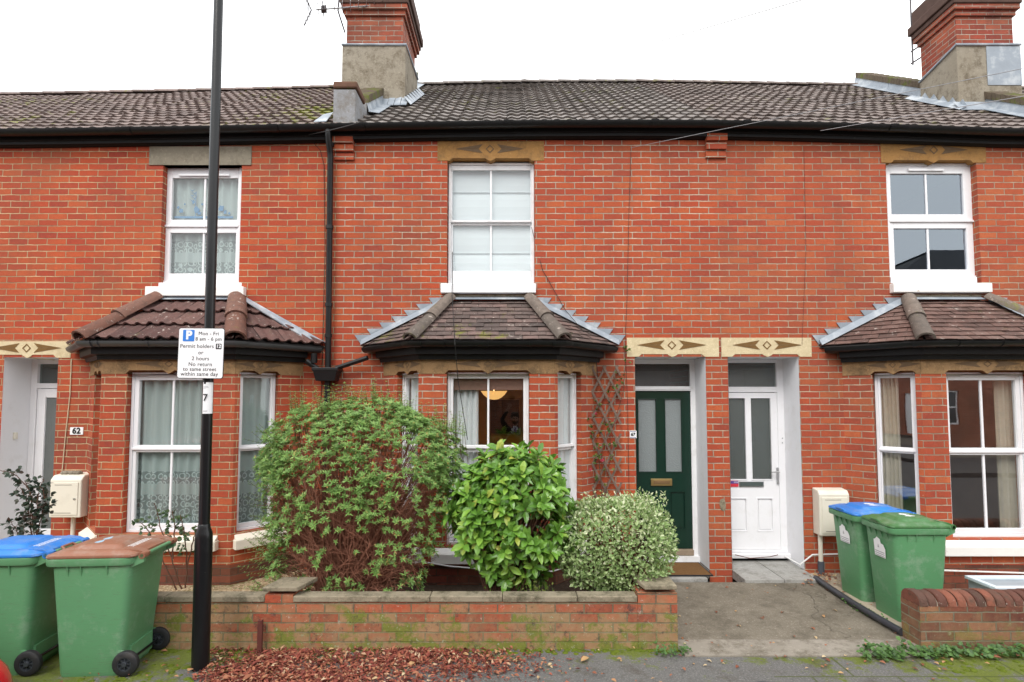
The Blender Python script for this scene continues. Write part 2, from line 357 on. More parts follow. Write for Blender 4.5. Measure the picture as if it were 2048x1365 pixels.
def net_mat(name,z0,h1,h2,base=.55,col=(.46,.55,.53)):
    """net curtain; lace bands measured from the hem z0"""
    m,nt,b=new_mat(name); out=nt.nodes['Material Output']
    uv=uvn(nt); s=nd(nt,'SeparateXYZ',{0:uv})
    z=mth(nt,'SUBTRACT',s.outputs[1],z0)
    v=nd(nt,'TexVoronoi',{'Scale':13.0,'Randomness':.35}); nt.links.new(uv,v.inputs['Vector'])
    pat=ramp(nt,mth(nt,'SINE',mth(nt,'MULTIPLY_ADD',v.outputs['Distance'],15.0,mth(nt,'MULTIPLY',noise(nt,30,2),4.0))),[(.35,0.0),(.6,1.0)])
    b1=mth(nt,'LESS_THAN',z,h1[1])
    b2=mth(nt,'MULTIPLY',mth(nt,'GREATER_THAN',z,h2[0]),mth(nt,'LESS_THAN',z,h2[1]))
    band=mth(nt,'MAXIMUM',b1,b2)
    op=mth(nt,'ADD',base,mth(nt,'MULTIPLY',band,mth(nt,'MULTIPLY_ADD',pat,.50,-.34)),clamp=True)
    dif=nd(nt,'BsdfDiffuse',{'Color':(*col,1)}); trl=nd(nt,'BsdfTranslucent',{'Color':(*col,1)})
    mm=nd(nt,'MixShader',{0:.2}); nt.links.new(dif.outputs[0],mm.inputs[1]); nt.links.new(trl.outputs[0],mm.inputs[2])
    tp=nd(nt,'BsdfTransparent'); m2=nd(nt,'MixShader',{0:op}); nt.links.new(tp.outputs[0],m2.inputs[1]); nt.links.new(mm.outputs[0],m2.inputs[2])
    nt.links.new(m2.outputs[0],out.inputs['Surface']); return m
m_curt=plain('white_cloth',(.66,.68,.68),.9,.1,var=.05)
m_curtc=plain('cream_cloth',(.62,.57,.45),.9,.1,var=.15,vs=12)
m_blind=plain('pale_blind_cloth',(.60,.65,.665),.85,.1,var=.05,vs=3)
m_blindb=plain('brown_blind_cloth',(.22,.13,.10),.9,.1,var=.2,vs=30)

def tile_mat(name,stops,moss,mossbias=None,lichen=.5):
    m,nt,b=new_mat(name); g=geon(nt)
    c=ramp(nt,g.outputs['Random Per Island'],stops)
    c=mixc(nt,mth(nt,'MULTIPLY',ramp(nt,noise(nt,14,6,.7),[(.45,0.0),(.7,1.0)]),.5),c,(.05,.045,.042))
    l=ramp(nt,noise(nt,13,6,.65),[(.63,0.0),(.665,1.0)])
    c=mixc(nt,mth(nt,'MULTIPLY',l,lichen),c,(.40,.34,.30))
    l2=ramp(nt,noise(nt,38,4,.65),[(.64,0.0),(.68,1.0)])
    c=mixc(nt,mth(nt,'MULTIPLY',l2,lichen*.6),c,(.42,.38,.33))
    if moss:
        mk=noise(nt,6,8,.72); big=noise(nt,.55,2)
        mk=mth(nt,'ADD',mk,mth(nt,'MULTIPLY',mth(nt,'SUBTRACT',big,.5),.35))
        if mossbias:
            dd=nd(nt,'VectorMath',{0:geo(nt),1:mossbias[:3]},operation='DISTANCE').outputs['Value']
            mk=mth(nt,'ADD',mk,mth(nt,'MULTIPLY',ramp(nt,mth(nt,'DIVIDE',dd,mossbias[3]),[(0,1.0),(1,0.0)]),.24))
        c=mixc(nt,mth(nt,'MULTIPLY',ramp(nt,mk,[(.60,0.0),(.68,1.0)]),moss),c,mixc(nt,noise(nt,30,3),(.10,.11,.015),(.22,.23,.03)))
    setp(nt,b,c,.85,.25); bump(nt,b,noise(nt,70,5,.7),.006); return m
m_roof63=tile_mat('roof_tiles_grey',[(0,(.13,.115,.105)),(.5,(.18,.158,.145)),(1,(.23,.205,.19))],.65,lichen=.85)
m_roof62=tile_mat('roof_tiles_brown',[(0,(.13,.097,.087)),(.5,(.18,.137,.123)),(1,(.235,.178,.16))],.9,(-2.5,1.0,5.7,1.6))
m_roof64=tile_mat('roof_tiles_brown_grey',[(0,(.13,.105,.095)),(.5,(.175,.142,.128)),(1,(.22,.18,.163))],.45,lichen=.9)
m_bay63=tile_mat('plain_tiles_mossy',[(0,(.085,.066,.06)),(.5,(.14,.10,.088)),(1,(.19,.125,.11))],.8,(-.3,-.7,2.6,.45),lichen=.9)
m_bay64=tile_mat('plain_tiles_brown',[(0,(.10,.06,.05)),(.5,(.15,.085,.07)),(1,(.19,.12,.10))],.2,lichen=.9)
m_bay62=tile_mat('big_tiles_red_brown',[(0,(.095,.05,.045)),(.5,(.125,.066,.058)),(1,(.155,.085,.073))],.2,lichen=.9)
m_hip=tile_mat('hip_tiles_lichen',[(0,(.12,.10,.085)),(1,(.18,.145,.12))],.5,lichen=.8)
m_hip62=tile_mat('hip_tiles_red',[(0,(.15,.07,.05)),(1,(.19,.10,.075))],.2,lichen=.8)
def leaf_mat(name,stops,rough=.4,transl=.3,spec=.5):
    m,nt,b=new_mat(name); out=nt.nodes['Material Output']; g=geon(nt)
    c=ramp(nt,g.outputs['Random Per Island'],stops)
    setp(nt,b,c,rough,spec)
    t=nd(nt,'BsdfTranslucent'); nt.links.new(c,t.inputs['Color'])
    x=nd(nt,'MixShader',{0:transl}); nt.links.new(b.outputs[0],x.inputs[1]); nt.links.new(t.outputs[0],x.inputs[2]); nt.links.new(x.outputs[0],out.inputs['Surface'])
    return m
# ------------------------------------------------------------------ the setting
def sheet(name,x0,x1,y0,y1,z,mat,nx=1,ny=1,kind='structure'):
    mb=MB(); mb.quad((x0,y0,z),(x1,y0,z),(x1,y1,z),(x0,y1,z)); o=mb.build(name,mat); tag(o,kind=kind); return o
WALLY=-1.87
def asphalt():
    m,nt,b=new_mat('pavement_asphalt'); P=geo(nt); s=nd(nt,'SeparateXYZ',{0:P})
    c=mixc(nt,noise(nt,1.3,6),(.105,.102,.10),(.165,.16,.15))
    c=mixc(nt,mth(nt,'MULTIPLY',ramp(nt,noise(nt,75,5,.75),[(.52,0.0),(.66,1.0)]),.6),c,(.36,.35,.33))
    c=mixc(nt,mth(nt,'MULTIPLY',ramp(nt,noise(nt,48,5,.75),[(.53,0.0),(.66,1.0)]),.6),c,(.055,.053,.05))
    nearw=mth(nt,'MULTIPLY_ADD',s.outputs['Y'],1.4,3.2,clamp=True)     # moss keeps to the foot of the walls
    mk=mth(nt,'ADD',noise(nt,3.3,11,.82),mth(nt,'MULTIPLY',nearw,.16))
    lx=mth(nt,'ABSOLUTE',mth(nt,'ADD',s.outputs['X'],-.3)); lx=mth(nt,'MULTIPLY_ADD',lx,.075,-.12,clamp=True)
    mk=mth(nt,'ADD',mk,lx)
    c=mixc(nt,mth(nt,'MULTIPLY',ramp(nt,mk,[(.575,0.0),(.64,1.0)]),.92),c,mixc(nt,noise(nt,60,4),(.07,.085,.015),(.20,.25,.03)))
    c=mixc(nt,mth(nt,'MULTIPLY',ramp(nt,noise(nt,2.4,11,.8),[(.52,0.0),(.62,1.0)]),.6),c,(.075,.06,.045))
    # slab joints at the right
    br=nd(nt,'TexBrick',{'Vector':P,'Scale':1.0,'Mortar Size':.012,'Mortar Smooth':.6,'Brick Width':.62,'Row Height':.46,'Color1':(0,0,0,1),'Color2':(0,0,0,1)})
    gx=mth(nt,'GREATER_THAN',s.outputs['X'],1.9)
    c=mixc(nt,mth(nt,'MULTIPLY',mth(nt,'MULTIPLY',br.outputs['Fac'],gx),.75),c,(.07,.085,.02))
    setp(nt,b,c,.9,.25); bump(nt,b,mth(nt,'ADD',noise(nt,170,3,.6),mth(nt,'MULTIPLY',ramp(nt,mk,[(.6,0.0),(.75,1.0)]),noise(nt,50,4))),.008); return m
m_asph=asphalt()
m_road=plain('road_asphalt',(.06,.06,.06),.85,.3,var=.25,vs=3,bumpd=.004,bs=150)
def path_mat():
    m,nt,b=new_mat('worn_concrete_path')
    c=mixc(nt,noise(nt,1.6,6,.6),(.135,.115,.085),(.225,.198,.155))
    c=mixc(nt,mth(nt,'MULTIPLY',ramp(nt,noise(nt,60,6,.75),[(.53,0.0),(.66,1.0)]),.55),c,(.42,.38,.31))
    c=mixc(nt,mth(nt,'MULTIPLY',ramp(nt,noise(nt,3.0,11,.8),[(.46,0.0),(.62,1.0)]),.65),c,(.085,.072,.052))
    v=nd(nt,'TexVoronoi',{'Scale':.5},feature='DISTANCE_TO_EDGE'); vv=nd(nt,'VectorMath',{0:geo(nt),1:(0,0,0)},operation='ADD')
    nz=nd(nt,'TexNoise',{'Scale':3.0,'Detail':5.0}); nt.links.new(geo(nt),nz.inputs['Vector'])
    ad=nd(nt,'VectorMath',{0:geo(nt),1:nz.outputs['Color']},operation='ADD'); nt.links.new(ad.outputs[0],v.inputs['Vector'])
    cr=ramp(nt,v.outputs['Distance'],[(.002,1.0),(.007,0.0)])
    c=mixc(nt,mth(nt,'MULTIPLY',cr,.30),c,(.06,.05,.035))
    setp(nt,b,c,.88,.3); bump(nt,b,mth(nt,'MULTIPLY_ADD',cr,-1.0,noise(nt,120,4,.6)),.006); return m
m_path=path_mat()
m_strip=stone_mat('concrete_threshold_strip',(.21,.185,.15),(.32,.29,.245),(.09,.075,.05),.75)
m_slab=stone_mat('stone_step_slab',(.27,.265,.245),(.40,.39,.37),(.13,.12,.10),.7)
def gravel_mat():
    m,nt,b=new_mat('pea_gravel')
    v=nd(nt,'TexVoronoi',{'Scale':70.0}); nt.links.new(geo(nt),v.inputs['Vector'])
    c=ramp(nt,nd(nt,'RGBToBW',{'Color':v.outputs['Color']}).outputs[0],[(.1,(.20,.13,.07)),(.5,(.42,.30,.17)),(.9,(.6,.5,.35))])
    c=mixc(nt,mth(nt,'MULTIPLY',ramp(nt,noise(nt,3,7,.7),[(.52,0.0),(.68,1.0)]),.7),c,(.12,.14,.03))
    setp(nt,b,c,.9,.2); bump(nt,b,v.outputs['Distance'],.012); return m
m_gravel=gravel_mat()
m_soil=plain('dark_soil',(.06,.042,.03),.95,.1,var=.4,vs=25,bumpd=.02,bs=30)
sheet('ground',-60,60,-60,80,-.16,plain('far_ground',(.16,.15,.12),.95))
sheet('road',-60,60,-9.2,-3.02,-.115,m_road)
mb=MB(); mb.box(-40,40,-3.02,WALLY+.2,-.2,0); pav=tag(mb.build('pavement',m_asph),kind='structure')
mb=MB(); mb.box(-40,40,-3.16,-3.023,-.2,-.003); tag(mb.build('kerb',m_strip,bevel=.015),kind='structure')
mb=MB(); mb.box(-40,40,-13.0,-9.2,-.2,0); tag(mb.build('far_pavement',m_road),kind='structure')
sheet('gravel_bed',-9,-2.0,WALLY+.05,.3,.055,m_gravel)
sheet('garden_soil',-2.0,1.28,WALLY+.05,.3,.06,m_soil)
PX0,PX1=1.30,3.36
mb=MB(); mb.box(PX0,PX1,-1.72,-.30,-.05,.012); tag(mb.build('garden_path',m_path),kind='structure')
mb=MB(); mb.prism([(PX0+.05,-2.0,-.05),(3.22,-2.0,-.05),(3.36,-1.72,-.05),(PX0+.02,-1.72,-.05)],(0,0,.066)); tag(mb.build('path_threshold',m_strip,bevel=.006),kind='structure')
mb=MB(); mb.box(PX1+.003,9,-1.78,.3,-.05,.018); tag(mb.build('front_yard',stone_mat('yard_concrete',(.36,.30,.22),(.47,.41,.32),(.2,.15,.1),.5)),kind='structure')

# ------------------------------------------------------------------ facade tools
def wall_holes(mb,O,ux,nin,Wd,Ht,holes,split=None):
    """a sheet from O, Wd wide along ux and Ht high, with rectangular holes (u0,u1,v0,v1,depth)"""
    O,ux,nin=V(O),V(ux),V(nin); z=V((0,0,1))
    us=sorted({0,Wd}|{h[0] for h in holes}|{h[1] for h in holes}); vs=sorted({0,Ht}|{h[2] for h in holes}|{h[3] for h in holes})
    us=[u for u in us if 0<=u<=Wd]; vs=[v for v in vs if 0<=v<=Ht]
    for i in range(len(us)-1):
        for j in range(len(vs)-1):
            cu=(us[i]+us[i+1])/2; cv=(vs[j]+vs[j+1])/2
            if any(h[0]<cu<h[1] and h[2]<cv<h[3] for h in holes): continue
            P=lambda u,v: O+ux*u+z*v
            q=[P(us[i],vs[j]),P(us[i+1],vs[j]),P(us[i+1],vs[j+1]),P(us[i],vs[j+1])]
            if (q[1]-q[0]).cross(q[3]-q[0]).dot(nin)>0: q=q[::-1]
            mb.quad(*q)
    for (u0,u1,v0,v1,d) in holes:
        if d<=0: continue
        P=lambda u,v,k: O+ux*u+z*v+nin*k
        for a,b in (((u0,v0),(u0,v1)),((u0,v1),(u1,v1)),((u1,v1),(u1,v0)),((u1,v0),(u0,v0))):
            mb.quad(P(*a,0),P(*b,0),P(*b,d),P(*a,d))
def LB(mb,fr,u0,u1,v0,v1,d0,d1):
    O,ux,n=fr; mb.obox(O+ux*u0+V((0,0,v0))+n*d0, ux*(u1-u0), V((0,0,v1-v0)), n*(d1-d0))
def make_window(par,O,ux,nin,w,h,up,lo,mull=None,mw=.02,style='upvc',vent=None,mat=None,glass=None,mlo=True):
    """up/lo: glass boxes (u0,u1,v0,v1) of upper and lower sash; frame fills the rest"""
    O,ux,nin=V(O),V(ux),V(nin); fr=(O,ux,nin); mb=MB()
    d=.055
    # outer frame
    ft=.028
    LB(mb,fr,0,ft,0,h,0,.08); LB(mb,fr,w-ft,w,0,h,0,.08); LB(mb,fr,ft,w-ft,h-ft,h,.0,.08); LB(mb,fr,ft,w-ft,0,ft,.0,.08)
    s0,s1 = (.004,.012) if style=='upvc' else (.035,.012)
    for (g,dd,lo_lim,hi_lim) in ((up,s1,(up[2]+lo[3])/2,h-ft),(lo,s0+.012,ft,(up[2]+lo[3])/2)):
        LB(mb,fr,ft+.001,g[0],lo_lim+.002,hi_lim-.002,dd,dd+.045); LB(mb,fr,g[1],w-ft-.001,lo_lim+.002,hi_lim-.002,dd,dd+.045)
        LB(mb,fr,g[0],g[1],lo_lim+.002,g[2],dd,dd+.045); LB(mb,fr,g[0],g[1],g[3],hi_lim-.002,dd,dd+.045)
        if mull is not None and (mlo or g is up): LB(mb,fr,mull-mw/2,mull+mw/2,g[2],g[3],dd+.012,dd+.034)
    yv=(up[2]+lo[3])/2
    if style=='upvc': LB(mb,fr,ft*.7,w-ft*.7,yv-.012,yv+.012,-.006,.03)
    o=mb.build('window',mat or m_white,par,bevel=.0035)
    g=MB()
    for (q,dd) in ((up,s1+.025),(lo,s0+.012+.025)):
        P=lambda u,v: O+ux*u+V((0,0,v))+nin*dd
        g.quad(P(q[0]-.004,q[2]-.004),P(q[1]+.004,q[2]-.004),P(q[1]+.004,q[3]+.004),P(q[0]-.004,q[3]+.004))
    g.build('pane',glass or m_glass,o)
    if vent:
        v=MB(); LB(v,fr,vent[0],vent[1],vent[2],vent[3],-.012,.0035); v.build('trickle_vent',m_white if style=='upvc' else m_wpaint,o,bevel=.003)
    return o
def pxwin(par,px0,px1,py0,py1,gu,gl,Y,mull=None,mw=.02,**k):
    """window on the facade from measured plan rectangles"""
    a=W(px0,py1,Y); b=W(px1,py0,Y); s=(b.x-a.x)/(px1-px0); t=(b.z-a.z)/(py1-py0)
    cv=lambda g:((g[0]-px0)*s,(g[1]-px0)*s,(py1-g[3])*t,(py1-g[2])*t)
    if 'vent' in k and k['vent']:
        k['vent']=cv(k['vent'])
    return make_window(par,a,(1,0,0),(0,1,0),b.x-a.x,b.z-a.z,cv(gu),cv(gl),None if mull is None else (mull-px0)*s,mw,**k)
def curtain(name,O,ux,nin,w,z0,z1,mat,label,cat,depth=.14,waves=7,amp=.018,group=None,thin=False):
    O,ux,nin=V(O),V(ux),V(nin); mb=MB(); n=waves*8 if waves else 1; o0=len(mb.v)
    r=random.Random(name+label); ph=[r.uniform(.7,1.4) for _ in range(n+1)]
    x=0; pts=[]
    for i in range(n+1):
        u=w*i/n; k=amp*math.sin(u/w*waves*2*math.pi+.8*math.sin(u/w*9)) if waves else 0
        pts.append((u,k))
    vs=[]; fs=[]
    nz=6
    for j in range(nz+1):
        z=z0+(z1-z0)*j/nz
        for (u,k) in pts: vs.append(O+ux*u+nin*(depth+k*(1+.25*math.sin(j*1.3)))+V((0,0,z-O.z)))
    m=n+1
    for j in range(nz):
        for i in range(n): fs.append((j*m+i,j*m+i+1,(j+1)*m+i+1,(j+1)*m+i))
    mb.add(vs,fs)
    for j in range(nz+1):
        for i,(u,k) in enumerate(pts): mb.uv[j*m+i]=(u*1.25,z0+(z1-z0)*j/nz)
    ob=mb.build(name,mat,smooth=True)
    return tag(ob,label,cat,group)
def room(par,x0,x1,y0,y1,z0,z1,mat,floor=None):
    mb=MB()
    mb.quad((x0,y1,z0),(x1,y1,z0),(x1,y1,z1),(x0,y1,z1)); mb.quad((x0,y0,z0),(x0,y1,z0),(x0,y1,z1),(x0,y0,z1))
    mb.quad((x1,y1,z0),(x1,y0,z0),(x1,y0,z1),(x1,y1,z1)); mb.quad((x0,y0,z1),(x0,y1,z1),(x1,y1,z1),(x1,y0,z1)); mb.quad((x0,y0,z0),(x1,y0,z0),(x1,y1,z0),(x0,y1,z0))
    return mb.build('room',mat,par)
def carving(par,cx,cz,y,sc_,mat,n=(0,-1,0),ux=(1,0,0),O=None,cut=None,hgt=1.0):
    """incised diamond and two arrow darts drawn as thin inlays, groove shade in their colour, on the face at O"""
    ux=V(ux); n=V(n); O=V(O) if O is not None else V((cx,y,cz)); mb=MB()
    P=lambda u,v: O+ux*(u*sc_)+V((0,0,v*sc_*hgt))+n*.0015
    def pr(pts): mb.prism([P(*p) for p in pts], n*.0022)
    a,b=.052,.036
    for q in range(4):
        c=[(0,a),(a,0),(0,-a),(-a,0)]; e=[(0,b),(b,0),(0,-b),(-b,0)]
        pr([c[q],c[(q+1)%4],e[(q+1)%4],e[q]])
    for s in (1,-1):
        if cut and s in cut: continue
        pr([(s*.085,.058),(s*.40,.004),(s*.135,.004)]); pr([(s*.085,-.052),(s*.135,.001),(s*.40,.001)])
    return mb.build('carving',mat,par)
def lintel(par,px0,px1,py0,py1,mat,cmat,cpx=None,Y=0.0,pro=.006,notch=None,dep=.1,cy=None):
    a=W(px0,py1,Y); b=W(px1,py0,Y); mb=MB()
    if notch:
        n0,n1,nc,nh=[*(WX(q,Y,py1) for q in notch[:3]),notch[3]]
        z0=a.z; h=nh
        prof=[(a.x,z0),(n0-.035,z0),(n0,z0+h),(nc-.06,z0+h),(nc-.045,z0+h*.55),(nc,z0-.004),(nc+.045,z0+h*.55),(nc+.06,z0+h),(n1,z0+h),(n1+.035,z0),(b.x,z0),(b.x,b.z),(a.x,b.z)]
        # convex strips keep the profile clean
        top=b.z
        for i in range(10):
            p,q=prof[i],prof[i+1]
            mb.prism([(p[0],Y-pro,p[1]),(q[0],Y-pro,q[1]),(q[0],Y-pro,top),(p[0],Y-pro,top)],(0,dep+pro,0))
    else: mb.box(a.x,b.x,Y-pro,Y+dep,a.z,b.z)
    o=mb.build('lintel',mat,par)
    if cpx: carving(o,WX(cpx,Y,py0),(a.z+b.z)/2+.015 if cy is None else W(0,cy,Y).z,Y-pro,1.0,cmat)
    return o
def sillbox(par,px0,px1,py0,py1,mat,pro=.07,Y=0.0,dep=.1,name='sill'):
    a=W(px0,py1,Y-pro); b=W(px1,py0,Y-pro); mb=MB(); mb.box(a.x,b.x,Y-pro,Y+dep,a.z,b.z); return mb.build(name,mat,par,bevel=.008)

def tiles(mb,BL,BR,TL,TR,gauge,tw,prof,lift,seg,jit=.003,stagger=0,lip=.012,flat=.4,gap=.004,rr_=None):
    BL,BR,TL,TR=V(BL),V(BR),V(TL),V(TR); eu=(BR-BL).normalized(); d=TL-BL; es=(d-eu*d.dot(eu)); L=es.length; es.normalize(); n=eu.cross(es)
    if n.z<0: n=-n
    Wb=(BR-BL).length; uTL=d.dot(eu); uTR=(TR-BL).dot(eu); rows=max(1,round(L/gauge)); g=L/rows; r_=rr_ or rnd
    for r in range(rows):
        s0=r*g-(.012 if r else 0); s1=min((r+1)*g+.02,L)
        lerp=lambda a,b,s:a+(b-a)*min(1,max(0,s/L))
        l0,r0,l1,r1=lerp(0,uTL,s0),lerp(Wb,uTR,s0),lerp(0,uTL,s1),lerp(Wb,uTR,s1)
        lo=min(l0,l1); hi=max(r0,r1); off=(r%2)*stagger*tw; k0=math.floor((lo-off)/tw); k1=math.ceil((hi-off)/tw)
        for k in range(k0,k1):
            ua=k*tw+off; ub=ua+tw-gap; j=r_.uniform(-jit,jit); sj=r_.uniform(-.004,.004); tl=r_.uniform(-jit,jit)
            if ub<=min(l0,l1) or ua>=max(r0,r1): continue
            bot=[];top=[];lp=[]
            for i in range(seg+1):
                f=i/seg; u=ua+(ub-ua)*f; b0=min(max(u,l0),r0); t0=min(max(u,l1),r1); p=prof(f); jj=j+tl*(f-.5)*2
                B=BL+eu*b0+es*(s0+sj)+n*(lift+p+jj); T=BL+eu*t0+es*s1+n*(p*flat+jj-.002)
                bot.append(B); top.append(T); lp.append(B-n*lip+es*.003)
            if (bot[-1]-bot[0]).length<.012 and (top[-1]-top[0]).length<.012: continue
            m=seg+1; fs=[]
            for i in range(seg): fs.append((i,i+1,m+i+1,m+i)); fs.append((2*m+i,2*m+i+1,i+1,i))
            mb.add(bot+top+lp,fs)
def halfround(mb,pts,r,n=8,up=(0,0,1),th=.015,seglen=.42,over=.03,taper=.9,arch=1.0):
    """half-round hip or ridge tiles laid along a line"""
    a,b=V(pts[0]),V(pts[1]); L=(b-a).length; d=(b-a)/L; up=V(up); side=d.cross(up).normalized(); u2=side.cross(d).normalized()
    if u2.z<0: u2=-u2
    k=max(1,round(L/seglen)); g=L/k
    for i in range(k):
        s0=i*g-(over if i else 0); s1=(i+1)*g; rings=[]
        for (s,rr) in ((s0,r),(s1,r*taper)):
            out=[a+d*s+side*(math.cos(math.pi*q/n)*rr)+u2*(math.sin(math.pi*q/n)*rr*arch+(.012 if s==s0 else 0)) for q in range(n+1)]
            inn=[a+d*s+side*(math.cos(math.pi*q/n)*(rr-th))+u2*(math.sin(math.pi*q/n)*(rr-th)*arch+(.012 if s==s0 else 0)-.004) for q in range(n,-1,-1)]
            rings.append(out+inn)
        mb.loft(rings)
def flash(par,A,B,mat,steps,hgt=.10,below=.06,y=-.006,teeth=True,name='flashing'):
    """stepped lead let into the brick joints from A (low) to B (high) on the facade plane"""
    A,B=V(A),V(B); mb=MB(); dx=(B.x-A.x)/steps; dz=(B.z-A.z)/steps; s=1 if dx>0 else -1
    nz=(B.x-A.x); L=math.hypot(B.x-A.x,B.z-A.z); px,pz=-(B.z-A.z)/L,abs(B.x-A.x)/L
    px*=s
    for i in range(steps):
        a=V((A.x+dx*i,y,A.z+dz*i)); b=V((A.x+dx*(i+1),y,A.z+dz*(i+1)))
        apex=V((a.x-dx*.55,y,b.z+.008))
        mb.prism([a-V((0,0,.03)),b-V((0,0,.03)),V((b.x,y,b.z+.012)),apex],(0,-.006-.001*(i%2),0)) if teeth else None
    # the dressed apron below the steps
    a0=V((A.x,y-.007,A.z+.01)); b0=V((B.x,y-.007,B.z+.01))
    q=[a0+V((0,0,.012)),b0+V((0,0,.012)),b0+V((px*below*-.2,-.05,-below*.9)),a0+V((px*below*-.2,-.05,-below*.9))]
    mb.prism(q,(0,-.004,.003))
    return mb.build(name,mat,par)

# eave line: old roof plates sag a little towards both ends
EV=[(-700,266),(0,263),(330,258),(665,252),(1000,246),(1300,244.5),(1500,246),(1750,252),(2048,262),(2700,268)]
def evpx(px):
    for (a,ya),(b,yb) in zip(EV,EV[1:]):
        if px<=b: return ya+(yb-ya)*(px-a)/(b-a)
    return EV[-1][1]
YE=-.17
def eave(X):
    px=1024+X*F/(YE-CAMY); return W(px,evpx(px),YE).z
YR=4.0
def ridge(X):
    px=1024+X*F/(YR-CAMY); ys=[(-700,196),(0,191),(500,181),(1000,166),(1300,165),(1700,172),(2400,185)]
    for (a,ya),(b,yb) in zip(ys,ys[1:]):
        if px<=b or b==2400: return W(px,ya+(yb-ya)*(px-a)/(b-a),YR).z-.02
def roofz(X,Y): t=(Y-YE)/(YR-YE); return eave(X)*(1-t)+ridge(X)*t
def roman(f): # two rolls per tile
    g=(f*2)%1.0; return .017*math.sin(math.pi*min(1,g/.7)) if g<.7 else 0.0
def build_roof(par,xs,mat):
    mb=MB()
    for a,b in zip(xs,xs[1:]):
        tiles(mb,(a,YE,eave(a)),(b,YE,eave(b)),(a,YR,ridge(a)),(b,YR,ridge(b)),.285,.293,roman,.023,10,jit=.003,lip=.021,flat=.8)
    o=mb.build('roof',mat,par,smooth=True)
    u=MB()
    for a,b in zip(xs,xs[1:]):
        u.quad((a,YE+.1,eave(a)+.02),(b,YE+.1,eave(b)+.02),(b,YR,ridge(b)-.06),(a,YR,ridge(a)-.06))
        u.quad((a,YR,ridge(a)-.02),(b,YR,ridge(b)-.02),(b,2*YR-YE,eave(b)),(a,2*YR-YE,eave(a)))
    u.build('roof_underlay',m_dark,o)
    r=MB()
    for a,b in zip(xs,xs[1:]): halfround(r,((a,YR,ridge(a)-.015),(b,YR,ridge(b)-.015)),.10,taper=1.0,arch=.75)
    r.build('ridge_tile',mat,o,smooth=True)
    return o
def gprof(r,th=.006,n=8): # half-round gutter section
    o=[(r+r*math.cos(math.pi+math.pi*k/n)+0.0,r*math.sin(math.pi+math.pi*k/n)) for k in range(n+1)]
    i=[(r+(r-th)*math.cos(2*math.pi-math.pi*k/n),(r-th)*math.sin(2*math.pi-math.pi*k/n)) for k in range(n+1)]
    return o+i
def build_eaves(par,xs):
    path=[(x,YE+.065,eave(x)+.002) for x in xs]
    g=MB(); g.sweep(path,gprof(.062))
    for x in [xs[0]+.3+k*1.7 for k in range(int((xs[-1]-xs[0]-.3)/1.7)+1)]:
        g.sweep([(x-.045,YE+.068,eave(x)+.003),(x+.045,YE+.068,eave(x)+.003)],gprof(.069,.008))
    go=g.build('gutter',m_black,par,smooth=True)
    f=MB(); 
    f.sweep([(x,YE+.10,eave(x)) for x in xs],[(.0,.03),(.028,.03),(.028,-.08),(.012,-.085),(.012,-.118),(0,-.118)])
    f.sweep([(x,0.004,eave(x)) for x in xs],[(.0,-.09),(.05,-.09),(.05,-.112),(.03,-.122),(.0,-.128)])
    f.build('fascia',m_blackt,par)
